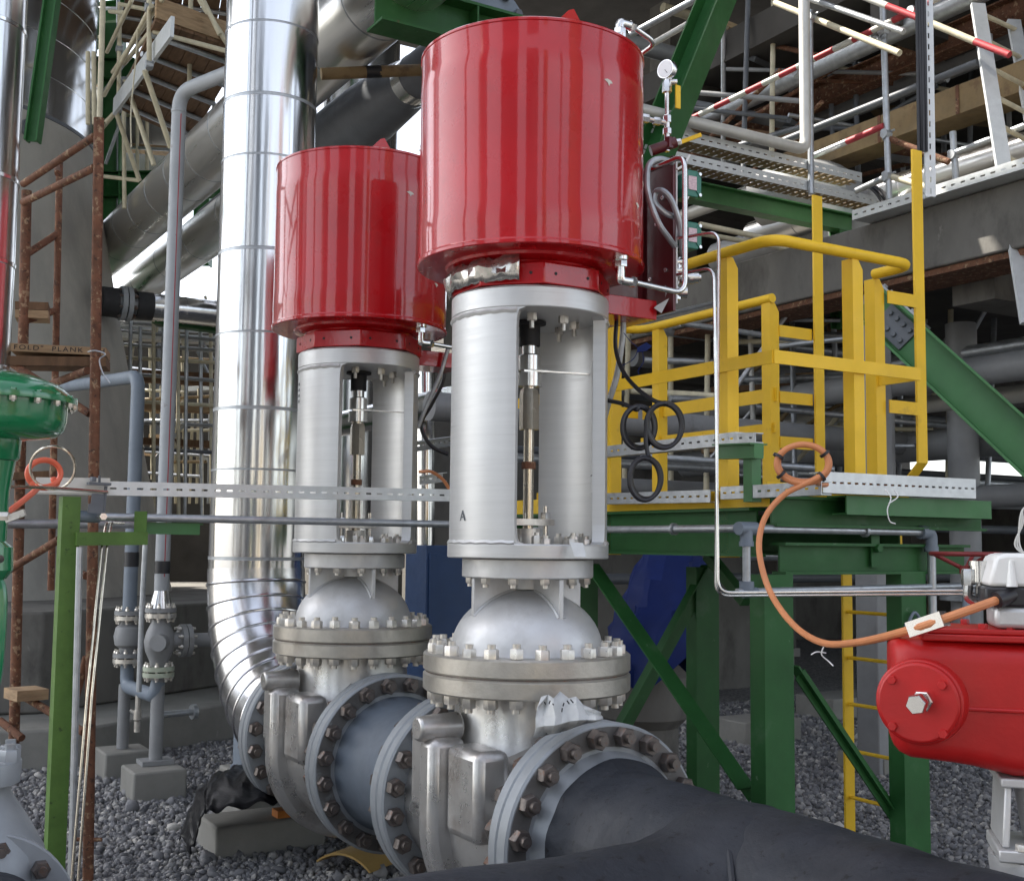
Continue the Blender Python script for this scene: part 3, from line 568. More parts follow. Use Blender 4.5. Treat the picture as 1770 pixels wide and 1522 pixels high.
# concrete blocks
def block(name, px0, py0, px1, h, dep, label, mt='concrete'):
    p = onZ(px0, py0, 0); q = onY(px1, py0, p.y); return single(name, MB().box((p.x, p.y, -.02), (q.x, p.y+dep, h)), M[mt], label, 'concrete block', bevel=.014)
block('concrete_block', 372, 1488, 562, .165, .34, 'wide concrete block on gravel with a black bag draped on its left end')
block('concrete_block', 229, 1390, 322, .185, .34, 'small concrete block carrying the front pipe stand beside the grey valves')
block('concrete_block', 180, 1352, 262, .185, .34, 'small concrete block carrying the rear pipe stand near the ledge')
# wooden wedge and green paint on the wide block
pz = onZ(480, 1415, .165); b = MB(); b.box((pz.x, pz.y, .167), (pz.x+.16, pz.y+.09, .205)); single('wood_wedge', b, M['orangemark'], 'orange painted wooden wedge on the wide concrete block', 'wedge')
# black plastic sheet: crumpled drape
rng = random.Random(5); b = MB(); nx, ny = 26, 14; c0 = onZ(330, 1470, 0); c1 = at(470, 1365, 6.35)
prof = [(306,1458,6.0),(322,1412,6.1),(345,1368,6.3),(372,1338,6.55),(405,1326,6.7),(445,1322,6.8),(495,1338,6.85)]
prof2 = [(330,1476,5.78),(338,1445,5.74),(348,1410,5.72),(362,1400,5.76),(400,1396,5.86),(450,1388,5.98),(505,1380,6.15)]
A_ = spline([at(*p) for p in prof], 5); B_ = spline([at(*p) for p in prof2], 5); n = len(A_); vs = []
for i in range(n):
    for j in range(9):
        s_ = j/8; p = A_[i].lerp(B_[i], s_); p = p+V((rng.uniform(-.012,.012), rng.uniform(-.014,.014), rng.uniform(-.012,.014)+.05*math.sin(s_*PI)+.012*math.sin(i*1.3+j*.9)+.010*math.sin(i*2.6-j*1.9))); p.z = max(p.z, .015); vs.append(p)
b.add(vs, [(i*9+j, (i+1)*9+j, (i+1)*9+j+1, i*9+j+1) for i in range(n-1) for j in range(8)])
o = single('plastic_sheet', b, M['plastic'], 'crumpled black plastic bag draped over the end of the wide concrete block', 'plastic bag', ang=70)
sb_ = o.modifiers.new('u', 'SUBSURF'); sb_.levels = 1; sb_.render_levels = 1
sm = o.modifiers.new('s', 'SOLIDIFY'); sm.thickness = .004
# paper stuck on the front valve
cols = [(922,1274,926,1240,936,1204),(938,1272,940,1236,947,1200),(953,1268,960,1238,957,1206),(966,1266,972,1234,968,1194),(980,1262,984,1230,983,1206),(995,1256,1000,1232,996,1203),(1010,1251,1016,1236,1008,1217),(1026,1248,1030,1240,1028,1226),(1040,1244,1042,1238,1039,1230)]
b = MB(); vs = []
for i, (xa, ya, xb, yb, xc_, yc_) in enumerate(cols):
    dn = 3.955+.022*math.sin(i*2.4)
    vs += [at(xa, ya, dn-.02), at((xa+xb)/2+2, (ya+yb)/2, dn-.05+.02*math.sin(i*3.7)), at(xb, yb, dn-.03), at((xc_+xb)/2-2, (yc_+yb)/2, dn-.01+.02*math.sin(i*1.9)), at(xc_, yc_, dn+.015*math.sin(i*5.1))]
b.add(vs, [(5*i+j, 5*i+5+j, 5*i+6+j, 5*i+1+j) for i in range(8) for j in range(4)])
o = single('paper_sheet', b, M['paper'], 'crumpled white paper with black marker strokes stuck under the front valve bonnet', 'paper', ang=22); sm = o.modifiers.new('s', 'SOLIDIFY'); sm.thickness = .0015
for (xa, ya, xb, yb) in ((941,1208,943,1213),(951,1206,949,1212),(955,1211,957,1214),(975,1210,973,1216),(972,1219,971,1226),(980,1206,984,1212),(986,1204,991,1210)):
    k = MB(); k.beam(at(xa,ya+4,3.905), at(xb,yb+4,3.905), .004, .0015, -Fh); s_ = obj('marker_stroke', k, M['ink'], None); s_.parent = o; s_.location = V(W[s_.name])-V(W[o.name])
# paper tag on yoke floor
q = [at(985,936,4.2), at(1008,938,4.2), at(1013,958,4.17), at(1012,962,4.17), at(993,961,4.17)]; b = MB(); b.prism(q, tuple(Fh*.001)); single('paper_tag', b, M['paper'], 'small white curled tag on the rim of the front yoke base', 'tag')

# ---------------------------------------------------------------- access platform on the right
XL, XR, YN, YF = 3.36, 4.20, 3.56, 5.54
t = thing('access_platform', 'green steel access platform with yellow handrails and a ladder gap', 'platform', ((XL+XR)/2, (YN+YF)/2, 0))
def post(x, y, z1=1.49): 
    b = MB(); w_, d_ = .155, .085
    b.box((x-w_/2, y, 0), (x+w_/2, y+.011, z1)); b.box((x-w_/2, y+d_-.011, 0), (x+w_/2, y+d_, z1)); b.box((x-.045, y+.011, 0), (x-.034, y+d_-.011, z1)); b.box((x-w_/2, y-.0, -.0), (x-w_/2+.0, y, 0)) if 0 else None
    b.box((x-w_/2+.0005, y+.011, 0), (x-w_/2+.010, y+d_-.011, z1)); obj('post', b, M['green'], t)
post(XL+.02, YN-.0); post(XR-.03, YN-.0); post(XR-.03, 4.93); post(XL+.02, 4.93)
def ib(p, q, h, b_, name='beam', m='green'): k = MB(); k.ibeam(p, q, h, b_); obj(name, k, M[m], t)
ib((XL+.06, YN+.04, 1.555), (4.55, YN+.04, 1.555), .13, .08); 
ib((XL-.02, YN+.0, 1.745), (4.62, YN+.0, 1.745), .125, .07); ib((XL+.0, YN+.10, 1.66), (XL+.0, YF, 1.66), .20, .09); ib((XR, YN+.10, 1.66), (XR, YF, 1.66), .20, .09); ib((XL+.055, YF, 1.66), (XR-.055, YF, 1.66), .2, .09); ib((XL-.5, YF-.2, 1.645), (XL-.06, YF-.2, 1.645), .16, .09)
b = MB()
for i in range(28): y = YN+.10+i*.068; b.box((XL+.05, y, 1.77), (XR-.05, y+.006, 1.80))
b.box((XL+.05, YN+.06, 1.765), (XL+.056, YF, 1.80)); b.box((XR-.056, YN+.06, 1.765), (XR-.05, YF, 1.80)); b.box((XL+.06, YN+.1, 1.764), (XR-.06, YF, 1.768)); obj('deck_grating', b, M['grate'], t)
def brace(p, q, w_=.07, m='green'): k = MB(); k.beam(p, q, w_, .008, (0,0,1)); v_ = (V(q)-V(p)).normalized(); k.beam(V(p)+V((.033,0,-.035)), V(q)+V((.033,0,-.035)), .008, .062, (0,0,1)); obj('brace', k, M[m], t)
brace(onX(1022, 975, XL+.0), onX(1290, 1362, XL+.0), .09); brace(onY(1372, 1150, YN+.09), onY(1556, 1425, YN+.09), .06); brace((XR-.03,4.95,1.5), (XR-.6,4.95,.7), .06)
b = MB(); pb = onX(1200,950,XR-.1); b.beam(onX(1225,960,XR-.03), onX(1290,1040,XR-.03), .06, .05); obj('brace', b, M['green'], t)
def flat(p, q, w_, t_=.010, face=(0,-1,0), name='rail'):
    p, q = V(p), V(q); d = (q-p).normalized(); f = V(face); x = d.cross(f); k = MB(); x_ = x.normalized()*(w_/2); y_ = f.normalized()*(t_/2)
    k.add([p-x_-y_, p+x_-y_, p+x_+y_, p-x_+y_, q-x_-y_, q+x_-y_, q+x_+y_, q-x_+y_], [(0,3,2,1),(4,5,6,7),(0,1,5,4),(1,2,6,5),(2,3,7,6),(3,0,4,7)]); obj(name, k, M['yellow'], t)
def angle_post(x, y, z0, z1, cut=0, sx=1, w_=.062):                # L-shaped post: one leg across X, one across Y, bevelled top
    k = MB(); zc = z1-.045
    k.prism([(x, y, z0), (x+sx*w_, y, z0), (x+sx*w_, y, zc), (x+sx*w_*.55, y, z1), (x, y, z1)], (0, .007, 0)); k.box((x, y+.007, z0), (x+sx*.007, y+w_, z1)); obj('rail_post', k, M['yellow'], t)
HZ = 2.862; RH = .024
for nm, pts in (('handrail', [(XL+.05, YF+.2, HZ), (XL+.0, 5.0, HZ), (XL, YN, HZ), (XR, YN, HZ), (XR, YN+.22, HZ)]), ('handrail', [(XL+.35, YF+.02, HZ), (XR-.02, YF+.02, HZ), (XR-.02, 4.43, HZ)])):
    k = MB(); k.tube(fillet(pts, .09 if len(pts) > 3 else .12, 5), RH, 14); obj(nm, k, M['yellow'], t)
# near side and end posts
pA = onX(1258, 435, XL); angle_post(XL-.005, pA.y, 1.555, HZ-.02); pB = onX(1052, 600, XL); angle_post(XL-.005, pB.y-.03, 1.555, HZ-.02)
pC = onY(1472, 440, YN); angle_post(pC.x, YN-.004, 1.80, HZ-.02); angle_post(XR-.005, YN+.215, 1.80, HZ-.02)
angle_post(XR-.03, 4.44, 1.78, HZ-.02); pD = onX(1146, 570, XR); angle_post(XR-.03, pD.y, 1.78, HZ-.02)
# mid rails, knee rails and toe boards
for z_, w_ in ((2.37, .055), ):
    flat((XL-.012, YF, z_), (XL-.012, YN-.01, z_), w_, .008, (-1,0,0)); flat((XL-.01, YN-.014, z_), (XR+.02, YN-.014, z_), w_, .008, (0,-1,0)); flat((XR, YF, z_), (XR, 4.42, z_), .07, .008, (-1,0,0)); flat((XR+.016, YN-.01, z_), (XR+.016, YN+.24, z_), w_, .008, (-1,0,0))
flat((XR-.012, YF, 2.20), (XR-.012, 4.42, 2.20), .05, .008, (-1,0,0)); flat((XL+.3, YF+.01, 2.37), (XR-.03, YF+.01, 2.37), .06, .008, (0,-1,0))
flat((XL-.016, YF, 1.80), (XL-.016, YN, 1.80), .075, .006, (-1,0,0), 'toe_board'); flat((XR-.016, YF, 1.84), (XR-.016, 4.42, 1.84), .085, .006, (-1,0,0), 'toe_board'); flat((XL, YN+.045, 1.835), (XR, YN+.045, 1.835), .06, .006, (0,-1,0), 'toe_board'); flat((XL+.1, YF-.02, 1.84), (XR-.03, YF-.02, 1.84), .085, .006, (0,-1,0), 'toe_board')
# ladder through the gap
t2 = thing('fixed_ladder', 'yellow fixed steel ladder with flared tall stringers at the platform gap', 'ladder', (4.47, 4.09, 0))
def strg(pts):
    k = MB()
    for a, c in zip(pts[:-1], pts[1:]): k.beam(a, c, .012, .065, (0,1,0) if 0 else (1,0,0)) if 0 else None
    k2 = MB(); hw_ = .032
    vs = []; 
    for p in pts: p = V(p); vs += [p+V((-hw_,-.006,0)), p+V((hw_,-.006,0)), p+V((hw_,.006,0)), p+V((-hw_,.006,0))]
    m_ = len(pts); k2.add(vs, [(4*i+j, 4*i+(j+1) % 4, 4*i+4+(j+1) % 4, 4*i+4+j) for i in range(m_-1) for j in range(4)]+[(0,3,2,1), (4*m_-4,4*m_-3,4*m_-2,4*m_-1)]); obj('stringer', k2, M['yellow'], t2)
XS = 4.49; strg([(XS,4.25,0),(XS,4.25,1.83),(XS,4.42,1.98),(XS,4.42,3.44)]); strg([(XS,3.93,0),(XS,3.93,1.84),(XS,3.77,2.0),(XS,3.77,3.50)])
for i in range(8):
    k = MB(); z_ = .16+i*.225; k.cyl((XS,3.936,z_), (XS,4.244,z_), .009, n=10); obj('rung', k, M['yellow'], t2)
for z_ in (2.70, 2.36, 2.13):
    k = MB(); k.beam((XR+.03, 4.437, z_), (XS-.032, 4.437, z_), .006, .06); obj('stand_off', k, M['yellow'], t2)
for z_ in (2.76, 2.25):
    k = MB(); k.beam((XR+.06, 3.757, z_), (XS-.032, 3.757, z_), .006, .06); obj('stand_off', k, M['yellow'], t2)

# cable channel on platform corner with orange cable
t = thing('cable_channel', 'short pale slotted channel on a green bracket over the platform corner', 'cable channel', tuple(at(1550, 835, 4.6)))
p, q = onY(1422, 833, YN-.14), onY(1686, 836, YN-.14); q.z = p.z+.004
k = MB(); k.slotted(p, q, .085, flange=.07, fdir=(0,1,0), pitch=.042, sl=.022, sh=.008); obj('channel', k, M['channel'], t)
k = MB(); a_, c_ = onY(1462, 865, YN-.10), onY(1712, 867, YN-.10); a_.z = p.z-.085; c_.z = p.z-.085; k.beam(a_, c_, .008, .07); k.beam(a_+V((0,.05,.037)), c_+V((0,.05,.037)), .11, .006); k.beam(a_+V((0,.035,-.036)), c_+V((0,.035,-.036)), .08, .006); br = obj('bracket', k, M['greenlt'], t)
for px_ in (1510, 1668):
    k = MB(); z0 = onY(px_, 860, YN-.09); z0.z = p.z-.05; k.cyl(z0, z0-ZZ*.028, .006, n=8); k.hexa(z0-ZZ*.012, (0,0,-1), .010, .008); obj('bolt', k, M['steel'], t)
# long slotted channels and stub bracket beside the platform (near side)
xc = XL-.10
t = thing('cable_channel', 'grey slotted channel along the platform toe board carrying the lower black coil', 'cable channel', (xc, 4.2, 1.7))
for (xa, ya, xb, yb) in ((1030,862,1228,857), (1246,852,1420,843)):
    p, q = onX(xa, ya, xc), onX(xb, yb, xc); k = MB(); k.slotted(q, p, .052, flange=.05, fdir=(1,0,0), pitch=.05, sl=.022, sh=.008); obj('channel', k, M['galv'], t)
t = thing('cable_channel', 'grey slotted channel at mid rail height ending on a small green stub post', 'cable channel', (xc, 4.2, 1.9))
p, q = onX(1030, 782, xc), onX(1272, 757, xc); k = MB(); k.slotted(q, p, .052, flange=.05, fdir=(1,0,0), pitch=.05, sl=.022, sh=.008); obj('channel', k, M['galv'], t)
p2 = onX(1306, 756, xc-.0); k = MB(); k.slotted(p2, q+(p2-q)*-.02, .042, flange=.04, fdir=(1,0,0), pitch=.05, sl=.02, sh=.008); obj('channel_joint', k, M['galv'], t)
k = MB(); a_, c_ = onX(1245, 782, xc), onX(1312, 780, xc); k.beam(a_, c_, .05, .055, (0,0,1)); k.beam(a_+ZZ*.03, c_+ZZ*.03, .09, .006); mbt = onX(1300, 800, xc+.02); k.beam((mbt.x, mbt.y, 1.78), (mbt.x, mbt.y, a_.z-.028), .05, .05); obj('stub_post', k, M['greenlt'], t)

def cable(pts, r, m, label, cat='cable', name='cable', n=8, group=None):
    b = MB(); b.tube(spline([at(*p) if not isinstance(p, V) else p for p in pts], n), r, 10); return single(name, b, M[m], label, cat, group)
def coil_pts(cx, cy, rx, ry, d, turns, a0, a1=None, drift=(3, 2, .01), tilt=.06):
    out = []; N = int(14*turns)
    for i in range(N+1):
        a = a0+2*PI*turns*i/N; k = i/14; out.append((cx+rx*math.cos(a)+drift[0]*k, cy-ry*math.sin(a)+drift[1]*math.sin(k*2), d+drift[2]*k+tilt*math.cos(a)))
    return out
# orange cable
oc = [(1770,1020,2.86),(1720,1038,2.83),(1640,1066,2.8),(1560,1092,2.9),(1480,1110,3.3),(1420,1110,3.62),(1370,1078,3.85),(1330,1020,4.05),(1312,950,4.1),(1322,895,4.12),(1355,855,4.12),(1400,832,4.1)]+coil_pts(1386,800,45,33,4.1,2.0,-.6,drift=(2.5,2,.012),tilt=.0)+[(1412,832,4.25),onY(1440,838,YN-.09),onY(1600,838,YN-.09)]
oc_o = cable(oc, .0105, 'orange', 'orange sheathed cable coiled above the channel and looping down to the red actuator', n=5)
t = oc_o
def sub(name, mb, m, par): o = obj(name, mb, M[m] if isinstance(m, str) else m, None); o.parent = par; o.location = V(W[o.name])-V(W[par.name]); return o
for th_ in (2.75, 3.75, .55, -.75):
    k = MB(); p = at(1387+45*math.cos(th_), 801-33*math.sin(th_), 4.105); q = at(1387+45*math.cos(th_)-6*math.sin(th_), 801-33*math.sin(th_)-4.4*math.cos(th_), 4.105)
    k.lathe([(.013,-.005),(.019,-.005),(.019,.005),(.013,.005)], p, q-p, 14, caps=False); sub('cable_tie', k, 'rubber', t)
cpts = spline([at(*p) if not isinstance(p, V) else p for p in oc], 12); lo_, hi_ = at(1572,1086,2.86), at(1632,1068,2.8)
ia = min(range(len(cpts)), key=lambda i_: (cpts[i_]-lo_).length); ib_ = min(range(len(cpts)), key=lambda i_: (cpts[i_]-hi_).length); ia, ib_ = min(ia, ib_), max(ia, ib_)
k = MB(); k.beam(cpts[ia], cpts[ib_], .034, .036); sub('cable_tag', k, 'steel', t)
k = MB(); k.tube([at(1722,1037,2.83), at(1800,1010,2.88)], .020, 12); sub('heat_shrink', k, 'rubber', t)
for pts in ([(1530,846,4.25),(1540,860,4.22),(1534,880,4.2),(1538,900,4.2),(1548,905,4.2)], [(1545,846,4.25),(1552,858,4.22),(1536,870,4.2)], [(1426,1112,3.6),(1420,1130,3.6),(1432,1142,3.6),(1440,1150,3.58)], [(1428,1128,3.6),(1412,1126,3.6),(1402,1131,3.6)]):
    k = MB(); k.tube(spline([at(*p) for p in pts], 5), .0022, 6); sub('loose_string', k, 'white', t)
# black cable coils
dz = 4.45
c1 = [(1038,690,4.6),(1075,697,4.5),(1100,708,dz)]+coil_pts(1102,738,27,36,dz,3.0,1.6,drift=(1.6,1.5,.012),tilt=.03)
cable(c1, .0085, 'rubber', 'black cable coil, upper left of three hanging by the platform rail', group='black cable coils by the platform', n=5)
c2 = [(1066,548,4.72),(1064,600,4.7),(1076,640,4.65),(1100,670,4.58),(1130,692,4.5),(1150,697,4.47)]+coil_pts(1146,735,30,38,4.46,3.0,1.6,drift=(1.6,1.5,.012),tilt=.03)
cable(c2, .0085, 'rubber', 'black cable coil, upper right of three with a tail rising to the red bracket', group='black cable coils by the platform', n=5)
c3 = [(1118,722,4.43),(1116,760,4.43),(1120,785,4.43)]+coil_pts(1113,827,26,36,4.4,3.0,1.2,drift=(1.6,1.5,.012),tilt=.03)
cable(c3, .0085, 'rubber', 'black cable coil, lowest of three hanging over the slotted channel', group='black cable coils by the platform', n=5)
k = MB(); P0 = at(1102,600,4.72); k.prism([P0, P0+V((.03,-.02,.02)), P0+V((.05,-.03,.005)), P0+V((.03,-.02,-.015)), P0+V((.0,.0,-.02))], (.004,.008,0)); k.tube(spline([at(1078,575,4.72),at(1090,590,4.72),at(1102,602,4.72),at(1095,620,4.72),at(1075,632,4.72)], 4), .0018, 5); k.tube(spline([at(1110,605,4.72),at(1112,625,4.72),at(1103,640,4.72),at(1105,648,4.72)], 4), .0018, 5); single('blue_rag', k, M['tarp'], 'scrap of blue tape with loose strings hanging beside the hose', 'tape')
# stainless impulse tubes in front of the platform
def stube(name, pts, r, m, label, cat='tube', fr=.05, group=None, n=10):
    b = MB(); b.tube(fillet([at(*p) if not isinstance(p, V) else p for p in pts], fr, 6), r, n); return single(name, b, M[m], label, cat, group)
stube('impulse_tube', [(1170,412,4.62),(1243,400,4.5),(1241,600,4.5),(1237,1029,4.46),(1680,1026,4.6)], .0065, 'steel', 'longer stainless impulse tube bending down from the panel and along the lower conduit', fr=.05)
stube('impulse_tube', [(1170,475,4.62),(1234,462,4.49),(1237,640,4.49),(1241,1024,4.44),(1680,1020,4.58)], .0065, 'steel', 'shorter stainless impulse tube with the lower bend beside the silencer', fr=.05)
# conduit frame
t = thing('conduit_loop', 'galvanised conduit loop with tees in front of the green platform posts', 'conduit', tuple(at(1400, 960, 4.8)))
xq, yq = XL-.16, YN-.16
cA = onX(1290, 913, xq); zq = cA.z; yq = cA.y
k = MB(); k.tube([(xq, 5.2, zq), (xq, yq, zq)], .0165, 14); obj('conduit', k, M['galv'], t)
eR = onY(1606, 915, yq); k = MB(); k.tube([(xq, yq, zq), (eR.x, yq, zq)], .0165, 14); obj('conduit', k, M['galv'], t)
zl = onY(1290, 1022, yq).z; k = MB(); k.tube([(xq, yq, zq), (xq, yq, zl)], .0165, 14); obj('conduit', k, M['galv'], t)
k = MB(); k.tube([(xq-.05, yq, zl), (eR.x+.35, yq, zl+.012)], .0135, 12); obj('conduit', k, M['galv'], t)
ze = onY(1612, 1085, yq).z; k = MB(); k.tube([(eR.x+.012, yq, zq-.01), (eR.x+.012, yq, ze)], .0185, 14); obj('conduit', k, M['galv'], t)
k = MB(); k.cyl((xq-.0, yq+.05, zq), (xq, yq-.0, zq), .026, n=16); k.cyl((xq-.04, yq, zq), (xq+.05, yq, zq), .0265, n=16); k.cyl((xq, yq, zq), (xq, yq, zq-.06), .0255, n=16); k.cyl((xq, yq, zq-.05), (xq, yq, zq-.07), .029, n=16); obj('tee_fitting', k, M['bluegrey'], t)
k = MB(); k.cyl((xq, yq, zl-.01), (xq, yq, zl+.04), .029, n=16); k.cyl((xq-.02, yq, zl-.005), (xq+.05, yq, zl-.003), .02, n=14); obj('tee_fitting', k, M['bluegrey'], t)
k = MB(); k.tube(fillet([(eR.x-.05, yq, zq), (eR.x+.012, yq, zq), (eR.x+.012, yq, zq-.07)], .03), .027, 16); k.cyl((eR.x-.06, yq, zq), (eR.x-.03, yq, zq), .030, n=16); k.cyl((eR.x+.012, yq, zq-.06), (eR.x+.012, yq, zq-.085), .031, n=16); obj('elbow_fitting', k, M['bluegrey'], t)
k = MB(); k.cyl((eR.x+.012, yq, ze-.02), (eR.x+.012, yq, ze+.05), .031, n=16); k.cyl((eR.x-.10, yq, ze), (eR.x, yq, ze), .022, n=14); k.cyl((eR.x-.09, yq, ze), (eR.x-.05, yq, ze), .029, n=14); k.cyl((eR.x+.012, yq, ze-.02), (eR.x+.012, yq, ze-.13), .026, n=14); k.cyl((eR.x-.16, yq, ze+.012), (eR.x-.09, yq, ze+.004), .012, n=10); k.tube(spline([(eR.x-.15,yq,ze+.01),(eR.x-.12,yq-.01,ze+.07),(eR.x-.08,yq-.01,ze+.04),(eR.x-.05,yq,ze)],4), .007, 8); obj('drain_fitting', k, M['bluegrey'], t)
for px_ in (1165, 1495):
    p = onX(px_, 910, xq) if px_ < 1290 else onY(px_, 912, yq); dv = V((0,1,0)) if px_ < 1290 else V((1,0,0)); k = MB(); k.lathe([(.018,-.008),(.026,-.008),(.026,.008),(.018,.008)], V((p.x if px_ > 1290 else xq, p.y if px_ < 1290 else yq, zq)), dv, 14, caps=False); obj('pipe_clamp', k, M['galv'], t)
k = MB(); p = onY(1512, 912, yq+.03); k.beam((p.x,yq+.03,1.52), (p.x,yq+.03,zq), .05, .006); k.hexa((p.x-.0, yq+.02, 1.60), (0,-1,0), .02, .02); obj('support_plate', k, M['green'], t)

# red actuator at the lower right
o = at(1583, 1213, 2.84); ex = (Rh*.968-Fh*.25); ey = Fh*.968+Rh*.25
t = thing('quarter_turn_actuator', 'red box shaped valve actuator with round end cover and white positioner, lower right', 'actuator', (o.x+.2, o.y, .7))
def P3(x, y, z): return o+ex*x+ey*y+ZZ*z
def obox(k, x0, y0, z0, x1, y1, z1): k.prism([P3(x0,y0,z0), P3(x1,y0,z0), P3(x1,y1,z0), P3(x0,y1,z0)], (0,0,z1-z0)); return k
k = MB()   # rounded housing: lofted rounded-rect sections
def rr(hy, hz0, hz1, rad, n=6):
    out = []
    for (sy, sz, a0) in ((1,1,0),(-1,1,PI/2),(-1,-1,PI),(1,-1,1.5*PI)):
        for i in range(n+1):
            a = a0+PI/2*i/n; cz = (hz1-rad) if sz > 0 else (hz0+rad); out.append((sy*(hy-rad)+rad*math.cos(a), cz+rad*math.sin(a)))
    return out
secs = []
for x_, hy, z0, z1, rad in ((-.052,.07,-.10,.125,.04),(-.046,.10,-.115,.136,.05),(-.034,.118,-.128,.142,.05),(-.01,.13,-.138,.144,.05),(.09,.13,-.146,.144,.05),(.13,.122,-.152,.142,.05),(.22,.122,-.170,.140,.05),(.60,.122,-.172,.140,.05)): secs.append([P3(x_, .15+yy, zz) for yy, zz in rr(hy, z0, z1, rad)])
m_ = len(secs[0]); vs = [p for s_ in secs for p in s_]; k.add(vs, [(i*m_+j, i*m_+(j+1) % m_, (i+1)*m_+(j+1) % m_, (i+1)*m_+j) for i in range(len(secs)-1) for j in range(m_)]+[tuple(range(m_))[::-1]])
hs_ = obj('housing', k, M['redmatte'], t, ang=50)
cx_ = (-Rh*.5-Fh*.866); cp = P3(.01,.01,0)
k = MB(); k.cyl(cp-cx_*.09, cp+cx_*.012, .106, .100, n=44); k.cyl(cp+cx_*.012, cp+cx_*.026, .096, .092, n=44); cv = obj('end_cover', k, M['redmatte'], t, bevel=.005)
cr = V((-cx_.y, cx_.x, 0))
for dx, dz in ((-.058,.05),(.056,.045),(-.058,-.058),(.056,-.066)):
    k = MB(); k.hexa(cp+cx_*.025+cr*dx+ZZ*dz, tuple(cx_), .011, .010); obj('cover_bolt', k, M['redmatte'], cv)
k = MB(); q_ = cp+cx_*.026+ZZ*.006+cr*.012; k.cyl(q_, q_+cx_*.085, .013, n=16); k.hexa(q_, tuple(cx_), .025, .018); k.cyl(q_+cx_*.018, q_+cx_*.022, .02, n=18); k.hexa(q_+cx_*.054, tuple(cx_), .024, .032, .2); obj('stop_bolt', k, M['steel'], t)
k = obox(MB(), .02, .03, .142, .64, .27, .158); obox(k, .03, .04, .158, .62, .26, .172); lid = obj('lid', k, M['redmatte'], t, bevel=.004)
for x_, y_ in ((.05,.06),(.16,.06),(.22,.065),(.05,.24),(.14,.24)):
    k = MB(); k.hexa(P3(x_,y_,.172), (0,0,1), .011, .012); obj('lid_bolt', k, M['redmatte'], lid)
k = MB(); k.tube(fillet([P3(.07,.012,.03), P3(.10,.026,-.014), P3(.60,.026,-.016)], .02), .005, 8); obj('casting_rib', k, M['redmatte'], t)
k = obox(MB(), .185, .05, .174, .60, .20, .225); obj('positioner_foot', k, M['silverdome'], t, bevel=.012)
k = obox(MB(), .165, .05, .226, .60, .24, .272); obj('positioner_base', k, M['rubber'], t, bevel=.006)
k = MB(); k.prism([P3(.17,.05,.273), P3(.62,.05,.273), P3(.62,.05,.352), P3(.215,.05,.352), P3(.19,.05,.345)], tuple(ey*.2)); pc = obj('positioner_cover', k, M['white'], t, bevel=.010)
k = MB(); k.cyl(P3(.225,.048,.273), P3(.225,.05,.335), .013, .005, n=12); obj('cover_boss', k, M['white'], pc)
k = MB(); p = at(1694, 990, 2.98); k.cyl(p-ZZ*.022, p+ZZ*.018, .024, n=20); k.cyl(p+ZZ*.018, p+ZZ*.03, .027, n=20); k.cyl(p-ZZ*.05, p-ZZ*.02, .010, n=10); k.hexa(p-Rh*.03-ZZ*.03, (0,0,1), .017, .04); k.tube(spline([p-Rh*.03-ZZ*.03, p-Rh*.03-ZZ*.06, p-Rh*.0-ZZ*.072, p+Rh*.04-ZZ*.07], 4), .012, 10); obj('air_filter', k, M['steel'], t)
k = obox(MB(), .19, .05, -.195, .55, .26, -.174); k.prism([P3(.20,.06,-.195), P3(.215,.06,-.195), P3(.205,.04,-.33), P3(.188,.04,-.33)], tuple(ey*.2)); k.cyl(P3(.30,.15,-.195), P3(.30,.15,-.33), .07, .05, n=24); obox(k, .178, .02, -.36, .55, .24, -.332); obj('mounting_bracket', k, M['silverdome'], t, bevel=.004)
for x_ in (.23, .30): k = MB(); k.hexa(P3(x_, .03, -.332), (0,0,1), .015, .015); obj('bracket_bolt', k, M['nut'], t)
k = MB(); k.lathe([(.02,-.60),(.2,-.57),(.17,-.47),(.145,-.42),(.15,-.38),(.15,-.362),(.02,-.362)], P3(.32,.14,0), (0,0,1), 40, caps=False); obj('valve_neck', k, M['silverdome'], t)
for i in range(3):
    k = MB(); k.tube(spline([at(1772,960,2.95), at(1762-4*i,940,2.95), at(1762+3*i,905,2.95), at(1768,880,2.95), at(1785,870,2.95)], 5), .0022, 6); obj('signal_wire', k, M['pipewhite'], t)
# dark red handwheel behind
t = thing('handwheel', 'dark red spoked handwheel on its stem behind the white positioner', 'handwheel', tuple(at(1668,1030,4.6)))
c = at(1668, 957, 4.6); k = MB(); k.tube([c+V((.125*math.cos(2*PI*i/28), .125*math.sin(2*PI*i/28), 0)) for i in range(28)], .009, 8, closed=True); 
for i in range(3): a = i*2*PI/3+.4; k.cyl(c+V((.12*math.cos(a), .12*math.sin(a), 0)), c-ZZ*.06, .008, n=8)
k.cyl(c-ZZ*.075, c-ZZ*.045, .022, n=14); obj('wheel', k, M['darkred'], t); k = MB(); k.cyl(c-ZZ*.5, c-ZZ*.05, .014, n=12); k.cyl(c-ZZ*.55, c-ZZ*.32, .05, .04, n=16); obj('wheel_stem', k, M['bluegrey'], t)

# ---------------------------------------------------------------- left side
# clad pipe at the left edge
c = at(-50, 300, 5.2); t = thing('clad_pipe', 'shiny aluminium clad vertical pipe cut by the left edge of the photo', 'pipe', (c.x, c.y, 0))
b = MB(); b.cyl((c.x,c.y,0), (c.x,c.y,8), .2, n=56, caps=False); obj('cladding', b, M['alu'], t)
for z in (1.2, 1.9, 2.35, 2.82, 3.2, 3.9, 4.6):
    b = MB(); b.lathe([(.1995,-.012),(.204,-.008),(.205,.008),(.1995,.012)], (c.x,c.y,z), (0,0,1), 56, caps=False); obj('cladding_seam', b, M['alu'], t)
